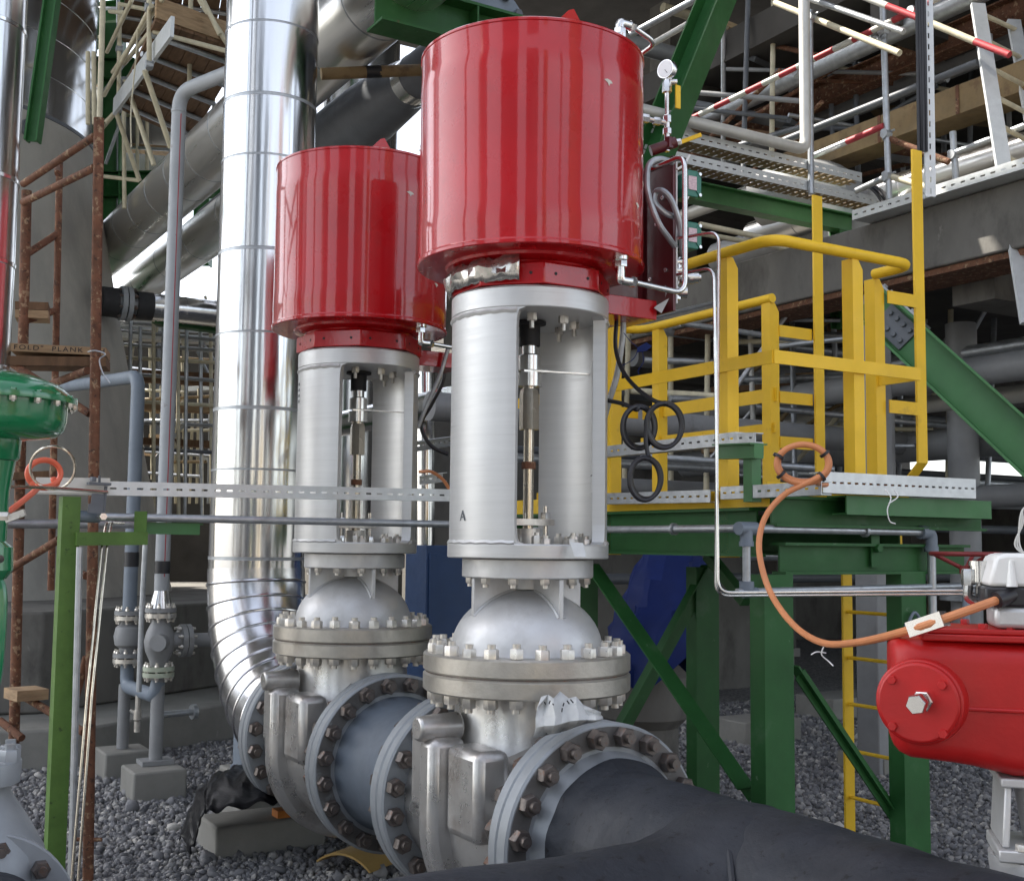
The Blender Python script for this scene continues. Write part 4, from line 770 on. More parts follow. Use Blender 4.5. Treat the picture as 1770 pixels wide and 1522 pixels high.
# vessel on its cement clad skirt
d0 = 12.5; vc = at(-151, 300, d0); zr = at(148, 238, d0).z; zb = 1.05; rv = 300*d0/F0
t = thing('process_vessel', 'big metal clad vessel on a grey tapered cement skirt at the left', 'vessel', (vc.x, vc.y, zb))
r_b = rv+1.0; pr = []
for i in range(12): s_ = i/11; pr.append((rv+.015+(r_b-rv)*(1-s_)**1.15, zb+(zr-.02-zb)*s_))
b = MB(); b.lathe(pr, (vc.x,vc.y,0), (0,0,1), 96, caps=False); sk = obj('skirt', b, M['fireproof'], t)
b = MB(); b.lathe([(rv-.03,zr-.05),(rv+.03,zr-.045),(rv+.03,zr-.01),(rv-.03,zr)], (vc.x,vc.y,0), (0,0,1), 96, caps=False); obj('skirt_ring', b, M['greydk'], t)
b = MB(); b.cyl((vc.x,vc.y,zr-.03), (vc.x,vc.y,zr+6), rv-.015, n=96, caps=False); obj('shell_cladding', b, M['alu'], t)
for i in range(6):
    b = MB(); z = zr+.42*(i+1); b.lathe([(rv-.016,-.01),(rv-.008,-.006),(rv-.008,.006),(rv-.016,.01)], (vc.x,vc.y,z), (0,0,1), 96, caps=False); obj('cladding_seam', b, M['alu'], t)
hd = at(91, 208, 11.3); dv = (hd-V((vc.x,vc.y,hd.z))).normalized(); hp = V((vc.x,vc.y,hd.z))+dv*(rv+.07); b = MB(); b.lathe([(.055,-.1),(.078,-.1),(.078,.05),(.055,.05)], hp, dv, 24, caps=False); b.cyl(hp-dv*.1, hp+dv*.03, .055, n=20); obj('vent_hole', b, M['greydk'], t)
# stepped octagonal foundation
fd = V((.94, .60, 0)).normalized(); fn = V((fd.y, -fd.x, 0))
e1 = onZ(40, 1060, .95); e1b = onZ(365, 1039, .95)
b = MB()
def oct_(c, r, z0, z1, k, rot): k.prism([(c.x+r*math.cos(rot+i*PI/4), c.y+r*math.sin(rot+i*PI/4), z0) for i in range(8)], (0,0,z1-z0))
rot0 = math.atan2(-fn.y, -fn.x)*0+math.atan2(fn.y, fn.x)+PI/8
dist = (onZ(200,1050,1.05)-V((vc.x,vc.y,1.05))).dot(fn); R1 = dist/math.cos(PI/8); oct_(vc, R1, .29, 1.05, b, rot0)
dist2 = (onZ(200,1248,.285)-V((vc.x,vc.y,.285))).dot(fn); b2 = MB(); oct_(vc, dist2/math.cos(PI/8), -.05, .285, b2, rot0)
t = thing('vessel_foundation', 'stepped octagonal concrete foundation under the vessel skirt', 'foundation', (vc.x, vc.y, 0))
obj('upper_step', b, M['concretedk'], t, bevel=.02); obj('lower_step', b2, M['concrete'], t, bevel=.02)
# rusty scaffold
t = thing('rusty_scaffold', 'rust brown tube scaffold with old planks in front of the vessel skirt', 'scaffold', tuple(onZ(150, 1700, 0)))
def rt_(name, p, q, r=.024, m='rust', dd=6.0, par=None): k = MB(); k.cyl(at(p[0],p[1],p[2] if len(p) > 2 else dd), at(q[0],q[1],q[2] if len(q) > 2 else dd), r, n=12); return obj(name, k, M[m], par or t)
zf_ = at(150, 1500, 5.5)
for (a_, c_, r_) in (((171,205,5.5),(152,1520,5.5),.0245),((46,330,6.0),(24,1290,6.0),.026),((103,280,6.2),(88,1020,6.2),.018)): rt_('upright', a_, c_, r_)
p = at(152,1520,5.5); k = MB(); k.cyl((p.x,p.y,0), p, .019, n=12); k.cyl((p.x,p.y,0), (p.x,p.y,.012), .07, n=4); q = at(153,1450,5.5); k.cyl(q-Rh*.06, q+Rh*.06, .009, n=8); obj('base_jack', k, M['rust'], t)
for p_, q_ in (((40,318,5.95),(163,236,5.5)),((40,350,5.95),(163,290,5.5)),((45,440,6.0),(98,405,6.2)),((42,555,6.0),(95,537,6.2)),((0,615,5.7),(155,715,5.5)),((85,665,6.0),(152,640,5.55)),((15,985,5.9),(102,932,5.7)),((125,1225,5.6),(150,1135,5.55)),((45,1205,5.9),(145,1265,5.6)),((0,1245,6.0),(38,1275,5.9)),((120,985,5.9),(150,995,5.55))): rt_('brace', p_, q_, .019)
rt_('ledger', (98,285,6.2), (100,300,5.7), .016); rt_('ledger', (-10,905,5.9), (240,905,6.4), .024, 'galv')
def plank(pA, pB, h, w_, m='wood'): k = MB(); k.beam(at(*pA), at(*pB), w_, h, (0,0,1)); return obj('plank', k, M[m], t)
pk = plank((25,605,5.72),(187,613,5.82),.038,.2); plank((22,628,5.72),(187,630,5.82),.045,.2,'wooddk'); plank((28,532,6.05),(85,534,6.1),.04,.16,'wooddk'); plank((28,546,6.05),(85,548,6.1),.04,.16); plank((18,1200,5.8),(72,1196,5.9),.05,.18); plank((-20,825,5.9),(85,820,6.0),.035,.1,'wooddk')
def text(body, p, right, size, m, parent, name='lettering', sx=1.):
    cu = bpy.data.curves.new(name, 'FONT'); cu.body = body; cu.size = size; cu.extrude = .0005; cu.align_y = 'CENTER'; cu.space_character = 1.25
    o_ = bpy.data.objects.new(name, cu); me = o_.to_mesh(); me2 = me.copy(); o_.to_mesh_clear(); bpy.data.objects.remove(o_); me2.materials.append(M[m])
    ob = bpy.data.objects.new(name, me2); COL.objects.link(ob); ob.parent = parent; r_ = V(right).normalized(); n_ = r_.cross(ZZ).normalized(); u_ = n_.cross(r_)
    ob.matrix_local = Matrix.Translation(V(p)-V(W[parent.name])) @ Matrix(((r_.x*sx,u_.x,n_.x,0),(r_.y*sx,u_.y,n_.y,0),(r_.z*sx,u_.z,n_.z,0),(0,0,0,1))); W[ob.name] = tuple(p); return ob
pa, pb = at(25,605,5.72), at(187,613,5.82); dr_ = (pb-pa).normalized(); nn_ = dr_.cross(ZZ).normalized()
text('FOLD"  PLANK   (H', pa+nn_*.1012+dr_*.012, dr_, .032, 'ink', pk, sx=1.25)
k = MB(); k.tube(spline([at(152,608,5.44),at(165,606,5.42),at(182,612,5.42),at(172,622,5.42),at(178,645,5.42),at(190,662,5.42)], 5), .0035, 6); obj('tie_wire', k, M['galv'], t)
# left support post with channel and conduit
t = thing('support_post', 'bright green chipped post with a side arm carrying the long slotted channel', 'post', tuple(at(100, 1500, 4.66)))
pc_ = at(110, 900, 4.66); k = MB(); k.box((pc_.x-.012, pc_.y-.03, 0), (pc_.x+.056, pc_.y-.022, at(113,858,4.66).z)); k.box((pc_.x-.012, pc_.y-.022, 0), (pc_.x-.004, pc_.y+.05, at(113,858,4.66).z)); obj('post', k, M['greenbr'], t)
k = MB(); a_, c_ = at(131, 931, 4.64), at(253, 930, 4.78); k.beam(a_, c_, .05, .052); obj('arm', k, M['greenbr'], t)
k = MB(); a_, c_ = at(232, 912, 4.82), at(345, 914, 4.95); k.beam(a_, c_, .008, .048); k.beam(a_+ZZ*.02+Fh*.03, c_+ZZ*.02+Fh*.03, .05, .006); obj('arm', k, M['greenlt'], t)
k = MB(); p = at(243, 905, 4.76); k.beam(p-ZZ*.035, p+ZZ*.05, .05, .006, tuple(Fh)); obj('arm_plate', k, M['greenbr'], t)
k = MB(); k.tube([at(138,945,4.62), at(124,1475,4.62), V((at(124,1475,4.62).x, at(124,1475,4.62).y, 0))], .013, 10); obj('side_conduit', k, M['galv'], t)
t = thing('cable_channel', 'long pale slotted channel crossing in front of the far valve yoke', 'cable channel', tuple(at(400, 850, 5)))
YC = 4.9; p, q = onY(62, 841, YC), onY(790, 856, YC); k = MB(); k.slotted(p, q, .056, flange=.05, fdir=(0,1,0), pitch=.052, sl=.026, sh=.008); obj('channel', k, M['channel'], t)
k = MB(); k.slotted(onY(62, 838, YC-.012), onY(190, 839, YC-.012), .06, flange=.004, fdir=(0,1,0), pitch=2, sl=.001, sh=.001); obj('end_sleeve', k, M['pipewhite'], t)
t = thing('conduit_run', 'galvanised conduit below the long slotted channel at the left', 'conduit', tuple(at(400, 900, 5)))
k = MB(); k.tube([onY(140,892,YC), onY(790,906,YC)], .0165, 14); obj('tube', k, M['galv'], t); k = MB(); k.tube([onY(136,892,YC), onY(172,893,YC)], .024, 14); k.hexa(onY(168,893,YC), (1,0,0), .02, .03); obj('end_cap', k, M['bluegrey'], t)
k = MB(); k.lathe([(.018,-.006),(.025,-.006),(.025,.006),(.018,.006)], onY(243,894,YC), (1,0,0), 14, caps=False); obj('pipe_clamp', k, M['galv'], t)
t = thing('cable_clamp', 'dark steel bracket clamped over the left end of the slotted channel', 'bracket', tuple(onY(170, 860, YC-.06)))
k = MB(); k.beam(onY(152,835,YC-.06), onY(190,837,YC-.06), .05, .010); k.hexa(onY(161,832,YC-.06), (0,0,1), .012, .018); k.cyl(onY(172,834,YC-.06), onY(172,822,YC-.06), .005, n=8); k.beam(onY(183,840,YC-.06), onY(178,893,YC-.05), .007, .03); k.beam(onY(158,862,YC-.06), onY(180,864,YC-.06), .012, .045); k.beam(onY(152,878,YC-.06), onY(178,880,YC-.06), .012, .035); obj('bracket', k, M['greydk'], t)
k = MB(); p = onY(170,893,YC-.05); k.cyl(p, p-V((0,.08,0)), .011, n=12); k.hexa(p-V((0,.07,0)), (0,-1,0), .016, .025); obj('nozzle', k, M['steel'], t)
cable([(0,893,3.8),(20,880,3.9),(55,853,4.1),(66,840,4.2)]+coil_pts(75,817,29,24,4.25,1.25,-2.3,drift=(2,2,.01))+[(92,828,4.3),(98,838,4.3)], .0105, 'orangered', 'orange red hose coiled at the left end of the slotted channel', 'hose', 'hose')
k = MB(); k.tube([at(91+39*math.cos(a*2*PI/32), 808+37*math.sin(a*2*PI/32), 4.15+.05*math.sin(a*2*PI/32)) for a in range(33)], .0048, 8); k.tube([at(15,841,3.9), at(80,842,4.12), at(186,850,4.3)], .0055, 8); single('ring_tube', k, M['stem'], 'thin steel tube with one ring loop beside the orange red hose', 'tube')
for i, (xo, lab) in enumerate(((0, 'left of two thin steel tubes dropping beside the green post'), (9, 'right of two thin steel tubes dropping beside the green post'))):
    stube('impulse_tube', [(205+xo,904,5.1),(184+xo,903,4.75),(176+xo,945,4.7),(151+xo*.9,1200,4.6),(122+xo*1.3,1540,4.5)], .0052, 'stem', lab, fr=.05, group='thin tubes by the green post')
# green diaphragm actuator and grey valve, left edge
gc = at(-12, 700, 3.55); t = thing('diaphragm_actuator', 'glossy green dished diaphragm actuator on a green yoke at the left edge', 'actuator', (gc.x, gc.y, .6))
zz_ = lambda y: at(-12, y, 3.55).z
k = MB(); R_ = 138*3.55/F0; zr_ = zz_(690)
k.lathe([(.0,zz_(640)),(.06,zz_(642)),(.13,zz_(650)),(.19,zz_(664)),(R_-.022,zz_(678)),(R_-.018,zr_+.008),(R_,zr_+.007),(R_+.001,zr_),(R_,zr_-.010),(R_-.026,zr_-.011),(R_-.028,zz_(725)),(R_-.036,zz_(742)),(.18,zz_(752)),(.085,zz_(760)),(.082,zz_(790)),(.075,zz_(795)),(.0,zz_(795))], (gc.x,gc.y,0), (0,0,1), 72, caps=False); dh = obj('diaphragm_case', k, M['greenact'], t, ang=50)
for i in range(20):
    a = 2*PI*i/20+.1; k = MB(); p = V((gc.x+(R_-.009)*math.cos(a), gc.y+(R_-.009)*math.sin(a), zr_)); k.hexa(p-ZZ*.010, (0,0,-1), .010, .013); k.cyl(p-ZZ*.026, p, .0045, n=8); obj('rim_nut', k, M['nut'], dh); k = MB(); k.hexa(p+ZZ*.007, (0,0,1), .009, .007); obj('rim_bolt', k, M['greenact'], dh)
k = MB(); k.lathe([(.0,zz_(795)),(.072,zz_(796)),(.058,zz_(850)),(.055,zz_(935)),(.075,zz_(945)),(.078,zz_(985)),(.06,zz_(1000)),(.0,zz_(1000))], (gc.x,gc.y,0), (0,0,1), 40, caps=False); obj('yoke_neck', k, M['greenact'], t)
for sg in (-1, 1):
    k = MB(); k.tube(spline([V((gc.x,gc.y,0))+Rh*(sg*x_)+ZZ*zz_(y_) for x_, y_ in ((.03,990),(.052,1015),(.058,1060),(.055,1140),(.045,1190),(.02,1215))], 5), [.014]*26, 10); obj('yoke_leg', k, M['greenact'], t)
k = MB(); k.cyl((gc.x,gc.y,zz_(1300)), (gc.x,gc.y,zz_(1000)), .012, n=12); obj('stem', k, M['stem'], t)
k = MB(); p = at(10, 892, 3.45); k.hexa(p-Rh*.02, tuple(Rh), .014, .03); k.beam(p+Rh*.0-ZZ*.01, p+Rh*.055+ZZ*.012, .012, .02); obj('air_fitting', k, M['nut'], t)
k = MB(); p = V((gc.x,gc.y,zz_(965)))+Rh*.076-Fh*.02; k.cyl(p-Fh*.05-Rh*.015, p-Fh*.02-Rh*.015, .012, n=12); obj('yoke_screw', k, M['nutdark'], t)
hc = at(-52, 1400, 3.5); t = thing('grey_valve', 'blue grey valve body with bolted bonnet and flange in the lower left corner', 'valve', (hc.x, hc.y, .3))
zz_ = lambda y: at(-32, y, 3.5).z
k = MB(); k.lathe([(.06,zz_(1312)),(.132,zz_(1315)),(.134,zz_(1318)),(.132,zz_(1352)),(.10,zz_(1358)),(.115,zz_(1378)),(.16,zz_(1420)),(.205,zz_(1470)),(.22,zz_(1530)),(.2,zz_(1620))], (hc.x,hc.y,0), (0,0,1), 56, caps=False); obj('valve_body', k, M['flange'], t)
for i in range(8):
    a = 2*PI*(i+.3)/8; k = MB(); p = V((hc.x+.108*math.cos(a), hc.y+.108*math.sin(a), zz_(1315))); k.hexa(p, (0,0,1), .03, .035); k.cyl(p, p+ZZ*.05, .015, n=12); obj('bonnet_nut', k, M['flange'], t)
fc_ = V((hc.x, hc.y, 0))+V((0,-.10,0)); fc_.z = zz_(1600); k = MB(); k.lathe([(.12,.0),(.285,.0),(.29,-.005),(.29,-.045),(.285,-.05),(.12,-.05)], fc_, (0,1,0), 56, caps=False); obj('end_flange', k, M['flange'], t)
for i in range(12):
    a = 2*PI*(i+.5)/12; k = MB(); p = fc_+V((.245*math.cos(a), -.05, .245*math.sin(a))); k.hexa(p, (0,-1,0), .026, .026); k.cyl(p, p+V((0,-.045,0)), .013, n=12); obj('flange_nut', k, M['nutdark'], t)
k = MB(); k.cyl(fc_+V((0,-.05,0)), fc_+V((0,-1.2,0)), .2, n=48); obj('black_pipe_end', k, M['black'], t)

# small drain valves on stands
def lat(par, name, prof, c, ax, m, n=28): k = MB(); k.lathe(prof, c, ax, n, caps=True); return obj(name, k, M[m], par)
def small_valve(px, ys, d, label, mflg, taper):
    yt, ym, yb = ys; P = at(px, ym, d); zt, zb_ = at(px, yt, d).z, at(px, yb, d).z; h = zt-zb_
    t = thing('drain_valve', label, 'valve', (P.x, P.y, 0)); x, y = P.x, P.y
    for z0, mm in ((zt, 'greymid'), (zt-.034, 'nut'), (zb_+.055, 'greymid' if not mflg else 'greengasket'), (zb_+.018, 'nut' if not mflg else 'greengasket')):
        k = MB(); k.cyl((x,y,z0-.028), (x,y,z0), .098, n=32); obj('flange', k, M[mm], t)
    for z0 in (zt-.03, zb_+.022):
        for i in range(8):
            a = 2*PI*(i+.5)/8; k = MB(); p = V((x+.08*math.cos(a), y+.08*math.sin(a), z0)); k.cyl(p-ZZ*.06, p+ZZ*.06, .008, n=8); k.hexa(p+ZZ*.032, (0,0,1), .014, .014); k.hexa(p-ZZ*.032, (0,0,-1), .014, .014); obj('flange_bolt', k, M['nut'], t)
    zc = (zt+zb_)/2; k = MB(); k.lathe([(.055,zb_+.05),(.06,zb_+.09),(.088,zc-.06),(.098,zc),(.085,zc+.06),(.055,zt-.09),(.055,zt-.055)], (x,y,0), (0,0,1), 32, caps=False); obj('valve_body', k, M['greymid'], t)
    return t, x, y, zt, zb_
t, x, y, zt, zb_ = small_valve(276, (1050,1108,1166), 7.7, 'front grey drain valve with a side flange, under the tall grey pipe', True, 0)
k = MB(); p = V((x, y-.06, (zt+zb_)/2)); k.cyl(p, p-Fh*.09, .052, n=28); obj('side_cover', k, M['greymid'], t)
ps = V((x, y, (zt+zb_)/2))
for i, xo in enumerate((.13, .165)): k = MB(); k.cyl(ps+V((xo,0,0)), ps+V((xo+.03,0,0)), .105, n=32); obj('side_flange', k, M['greymid'], t)
for i in range(8): a = 2*PI*(i+.5)/8; k = MB(); q = ps+V((.16, .085*math.cos(a), .085*math.sin(a))); k.cyl(q-V((.06,0,0)), q+V((.06,0,0)), .008, n=8); k.hexa(q+V((.036,0,0)), (1,0,0), .013, .014); k.hexa(q-V((.032,0,0)), (-1,0,0), .013, .014); obj('flange_bolt', k, M['nut'], t)
k = MB(); k.cyl(ps+V((.05,0,0)), ps+V((.15,0,0)), .055, n=24); k.cyl(ps+V((.19,0,0)), ps+V((.62,0,0)), .046, n=24); obj('side_pipe', k, M['greymid'], t)
bq = onZ(265, 1345, .186); k = MB(); k.cyl((x,y,.215), (x,y,zb_), .042, n=24); obj('stand_pipe', k, M['greymid'], t); k = MB(); k.box((x-.10,y-.08,.187), (x+.10,y+.08,.215)); obj('base_plate', k, M['greymid'], t)
t1, x1, y1, zt1, zb1 = small_valve(222, (1055,1100,1142), 8.2, 'rear grey drain valve joined by a U bend to the front one', False, 0)
k = MB(); k.tube(fillet([(x1,y1,zb1), (x1,y1,zb1-.17), (x-.02,y,zb_-.13), (x+.0,y,zb_-.04)], .14, 8), .045, 16); obj('u_bend', k, M['bluegrey'], t1)
k = MB(); q = at(239,1200,7.9); k.tube([q, q-ZZ*.10], .018, 10); k.cyl(q-ZZ*.10, q-ZZ*.16, .026, n=14); k.cyl(q-ZZ*.17, q-ZZ*.24, .02, n=14); k.cyl(q-ZZ*.12-Rh*.02, q-ZZ*.10-Rh*.05, .01, n=10); obj('drain_cock', k, M['nut'], t1)
k = MB(); k.cyl((x1+.0,y1+.05,.187), (x1,y1+.05,zb1-.16), .04, n=24); obj('stand_pipe', k, M['greymid'], t1)
k = MB(); k.tube([at(252,925,7.55), at(245,1060,7.55), at(240,1195,7.55)], .017, 10); obj('side_tube', k, M['galv'], t1)
k = MB(); q = at(278,1235,8.0); k.cyl(q, q+V((.22,.05,0)), .022, n=12); k.cyl(q+V((.22,.05,0)), q+V((.25,.055,0)), .05, n=16); obj('side_stub', k, M['galv'], t)
# tall grey pipe with elbow into the riser
zT = at(322, 160, 7.7).z; t = thing('steam_pipe', 'tall thin grey pipe with red pinstripe and elbow at the top', 'pipe', (x, y, zt))
xe = onX(400, 150, 2.2)
k = MB(); k.tube(fillet([(x,y,zt+.11), (x,y,zT), (PX-.06, YV+.2, zT+.04)], .13, 8), .047, 24); obj('pipe_wall', k, M['paintgrey'], t)
k = MB(); k.cyl((x,y,zt-.0), (x,y,zt+.11), .075, .047, n=24); obj('weld_neck', k, M['steel'], t)
k = MB(); k.cyl((x,y,zt+.22), (x,y,zt+.30), .0495, n=24); obj('tape_band', k, M['rubber'], t)
k = MB(); k.lathe([(.046,-.008),(.051,-.004),(.051,.004),(.046,.008)], (x,y,zT-.135), (0,0,1), 24, caps=False); obj('weld_ring', k, M['paintgrey'], t)
k = MB(); pv = (Rh*.55-Fh*.83).normalized(); k.beam(V((x,y,zt+.2))+pv*.0468, V((x,y,zT-.16))+pv*.0468, .006, .0015, tuple(pv)); obj('pinstripe', k, M['pipered'], t)
t = thing('bent_pipe', 'blue grey bent pipe entering the skirt and dropping to the rear drain valve', 'pipe', (x1, y1, zt1))
k = MB(); zB = at(235, 650, 8.2).z; k.tube(fillet([(x1,y1,zt1), (x1,y1,zB), at(60,676,10.5)], .12, 8), .047, 24); obj('pipe_wall', k, M['bluegrey'], t); k = MB(); k.cyl((x1,y1,zt1+.30), (x1,y1,zt1+.40), .05, n=24); obj('tape_band', k, M['rubber'], t)
# short horizontal insulated nozzle pipe with flange
YP = 12.6; a_, c_ = onY(180, 521, YP), onY(400, 521, YP); c_.z = a_.z; t = thing('nozzle_pipe', 'short shiny horizontal pipe with black sleeve and flange meeting the skirt', 'pipe', tuple(onY(300, 521, YP)))
q = lambda s_: a_.lerp(c_, s_); L_ = (c_-a_).length
k = MB(); k.cyl(q(.36), q(1.1), .142, n=32); obj('cladding', k, M['alu'], t)
for s_ in (.42, .62, .86): k = MB(); k.lathe([(.1415,-.006),(.147,-.004),(.147,.004),(.1415,.006)], q(s_), c_-a_, 32, caps=False); obj('cladding_seam', k, M['alu'], t)
k = MB(); k.cyl(q(.24), q(.365), .146, n=28); obj('black_sleeve', k, M['sleeve'], t); k = MB(); k.cyl(q(-.02), q(.10), .155, n=28); obj('black_sleeve', k, M['sleeve'], t)
for s0, s1 in ((.12,.155),(.165,.20)): k = MB(); k.cyl(q(s0), q(s1), .182, n=32); obj('flange', k, M['flange'], t)
k = MB(); k.cyl(q(.1), q(.25), .115, n=24); obj('weld_neck', k, M['flange'], t)
for i in range(8): a = 2*PI*(i+.5)/8; d_ = (c_-a_).normalized(); k = MB(); p = q(.16)+V((-d_.y*.15*math.cos(a), d_.x*.15*math.cos(a), .15*math.sin(a))); k.cyl(p-d_*.09, p+d_*.1, .014, n=8); k.hexa(p+d_*.06, tuple(d_), .025, .03); obj('flange_bolt', k, M['nutdark'], t)
# high clad pipes running away to the left
def clad_run(name, px, py, d, y0, y1, r, label, n=7, m='aluy', z=None):
    p = at(px, py, d); t = thing(name, label, 'pipe', (p.x, p.y, p.z)); k = MB(); k.cyl((p.x,y0,p.z), (p.x,y1,p.z), r, n=48); obj('cladding', k, M[m], t)
    for i in range(n): k = MB(); yy = y0+(y1-y0)*(i+.5)/n; k.lathe([(r-.001,-.009),(r+.0015,-.008),(r+.0015,.008),(r-.001,.009)], (p.x,yy,p.z), (0,1,0), 48, caps=False); obj('cladding_seam', k, M['galv'], t)
    return p
clad_run('insulated_pipe', 400, 235, 10, 5.0, 15, .27, 'upper thick clad pipe running away overhead behind the riser', 14)
clad_run('insulated_pipe', 345, 416, 12.6, 9.5, 20, .235, 'lower thinner clad pipe running away below the thick one', 9)

# ---------------------------------------------------------------- added pipe rack: unseen deck above the frame, put in to shade the valves
def steel(par, name, p, q, h, b_, m='green', upv=None): k = MB(); k.ibeam(p, q, h, b_, .018, .012, upv); return obj(name, k, M[m], par)
DX0, DX1, DY0, DY1, DZ = -5.0, 3.8, 4.6, 15.6, 9.4
t = thing('added_shade_rack', 'added green steel rack with an unseen deck overhead that shades the valves', 'pipe rack', (3.3, 10.0, 0))
def up_(p): return p + sdir*((DZ-p.z)/sdir.z)
sun_holes = [(up_(onZ(1662, 1424, 0)), .20, .10), (up_(onX(1655, 366, 6.5)), .20, .10), (up_(V((6.42, 4.85, 4.0))), .10, .30), (up_(at(262, 85, 10)), .8, .6), (up_(at(300, 395, 11.2)), .16, .9), (up_(at(330, 150, 12)), .5, .5)]  # openings added along the sun direction to drop sun patches below
hr = [(h.x-a_, h.x+a_, h.y-c_, h.y+c_) for h, a_, c_ in sun_holes]
gx_ = sorted({DX0, DX1} | {min(max(v_, DX0), DX1) for h in hr for v_ in h[:2]}); gy_ = sorted({DY0, DY1} | {min(max(v_, DY0), DY1) for h in hr for v_ in h[2:]})
k = MB()
for x0_, x1_ in zip(gx_[:-1], gx_[1:]):
    for y0_, y1_ in zip(gy_[:-1], gy_[1:]):
        cx0, cy0 = (x0_+x1_)/2, (y0_+y1_)/2
        if not any(h[0] < cx0 < h[1] and h[2] < cy0 < h[3] for h in hr): k.box((x0_, y0_, DZ), (x1_, y1_, DZ+.03))
obj('deck', k, M['grate'], t)
for y_ in (5, 10, 15.3): steel(t, 'beam', (DX0, y_, DZ-.2), (DX1, y_, DZ-.2), .38, .2)
for (x_, y_) in ((3.3, 10.0), (-4.8, 5.0), (-4.8, 15.3), (1.2, 15.3), (-1.4,15.3)): steel(t, 'column', (x_, y_, 0), (x_, y_, DZ-.4), .26, .26, upv=(1,0,0))
for z_, m_ in ((6.2,'green'), (4.4,'green'), (2.8,'green')): steel(t, 'beam', (-4.8, 15.3, z_), (3.3, 15.3, z_), .34, .18, m_)
# green overhead beam and brace over the front valve
t = thing('steel_beam', 'dark green overhead I beam with a web stiffener above the two red drums', 'beam', tuple(onY(800, 40, 6.3)))
a_ = onY(648, 8, 6.3); c_ = V((a_.x+1.75, a_.y, a_.z)); k = MB(); k.ibeam(a_, c_, .26, .22, .018, .012); obj('beam', k, M['green'], t)
p = onY(812, 30, 6.3); k = MB(); k.box((p.x-.006, 6.19, a_.z-.11), (p.x+.006, 6.293, a_.z+.11)); obj('stiffener', k, M['green'], t)
t = thing('steel_brace', 'leaning dark green I section brace behind the pressure gauge', 'brace', tuple(at(1140, 240, 8.2)))
k = MB(); k.ibeam(at(1105, 330, 8.0), at(1262, -60, 8.4), .20, .20, .012, .012, tuple(Rh*.8-Fh*.6)); obj('brace', k, M['green'], t)
t = thing('steel_brace', 'thick mid green I section brace with bolted splice plate, right edge', 'brace', tuple(at(1770, 780, 6.3)))
k = MB(); pA_, pB_ = at(1500, 520, 7.3), at(1900, 890, 6.0); k.ibeam(pA_, pB_, .235, .20, .016, .012, tuple(Rh*.65+ZZ*.75-Fh*.35)); brc = obj('brace', k, M['greenlt'], t, bevel=.002)
x_, y_, d_ = frame(pB_-pA_, tuple(Rh*.65+ZZ*.75-Fh*.35)); sgn = -1 if x_.dot(Fh) > 0 else 1
k = MB(); sp = pA_.lerp(pB_, .17)+x_*(sgn*.014); k.beam(sp-d_*.18, sp+d_*.10, .17, .012, tuple(x_)); pl_ = obj('splice_plate', k, M['greydk'], t)
for i in range(4):
    for j in range(2): k = MB(); q = sp+d_*(-.13+.065*i)+y_*(.04-.08*j)+x_*(sgn*.008); k.hexa(q, tuple(x_*sgn), .016, .014); obj('plate_bolt', k, M['greydk'], pl_)
k = MB(); q0 = pA_+y_*.125; k.beam(q0+d_*.0, q0+d_*.42, .18, .012, tuple(y_)); fp = obj('flange_plate', k, M['galv'], t)
for i in range(5):
    for j in range(2): k = MB(); k.hexa(q0+d_*(.06+.07*i)+x_*(.05-.1*j)+y_*.006, tuple(y_), .016, .014); obj('plate_bolt', k, M['galv'], fp)

# ---------------------------------------------------------------- concrete frame on the right
XB = 6.5
t = thing('concrete_building', 'stained open concrete building of beams, floors and piers behind the platform', 'building', (XB+3, 9, 0))
k = MB(); k.box((XB, 1.5, 3.50), (XB+.45, 15, 3.93)); obj('edge_beam', k, M['concretedk'], t, bevel=.012)
k = MB(); k.box((XB+.03, 1.5, 3.455), (XB+.42, 15, 3.497)); obj('steel_edge', k, M['rust'], t)
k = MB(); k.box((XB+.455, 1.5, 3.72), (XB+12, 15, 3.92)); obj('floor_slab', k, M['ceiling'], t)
for y_ in (5.2, 9.4, 13.6):
    k = MB(); k.box((XB+.46, y_, 3.32), (XB+12, y_+.35, 3.715)); obj('cross_beam', k, M['concretedk'], t)
for (x_, y_) in ((XB+.08, 5.95), (XB+.02, 13.2), (XB+6, 7.6), (XB+6, 13.2), (XB+.05, 2.0)):
    k = MB(); w_ = .2 if y_ == 5.95 else .38; k.box((x_, y_, 0), (x_+w_, y_+w_, 3.45)); obj('pier', k, M['greymid'] if y_ == 5.95 else M['concretedk'], t, bevel=.012)
for (x_, y_) in ((XB+3.2, 12.2), (XB+6, 7.6), (XB+1.0, 1.2), (XB+6,13.2)):
    k = MB(); k.box((x_, y_, 3.93), (x_+.45, y_+.45, 9)); obj('pier', k, M['concretedk'], t)
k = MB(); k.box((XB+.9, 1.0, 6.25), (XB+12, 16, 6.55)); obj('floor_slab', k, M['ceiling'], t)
k = MB(); k.box((XB-1.35, 1.0, 9.2), (XB+12, 16, 9.4)); obj('floor_slab', k, M['ceiling'], t)  # unseen top slab, its near edge pushed out to shade what lies below
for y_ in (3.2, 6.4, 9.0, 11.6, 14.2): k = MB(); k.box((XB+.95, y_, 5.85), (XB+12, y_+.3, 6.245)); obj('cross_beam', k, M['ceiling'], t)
k = MB(); k.box((XB+11.6, 1, 0), (XB+12, 16, 2.7)); obj('rear_wall', k, M['concretedk'], t); k = MB(); k.box((XB+11.6, 1, 3.93), (XB+12, 16, 5.2)); obj('rear_wall', k, M['concretedk'], t)
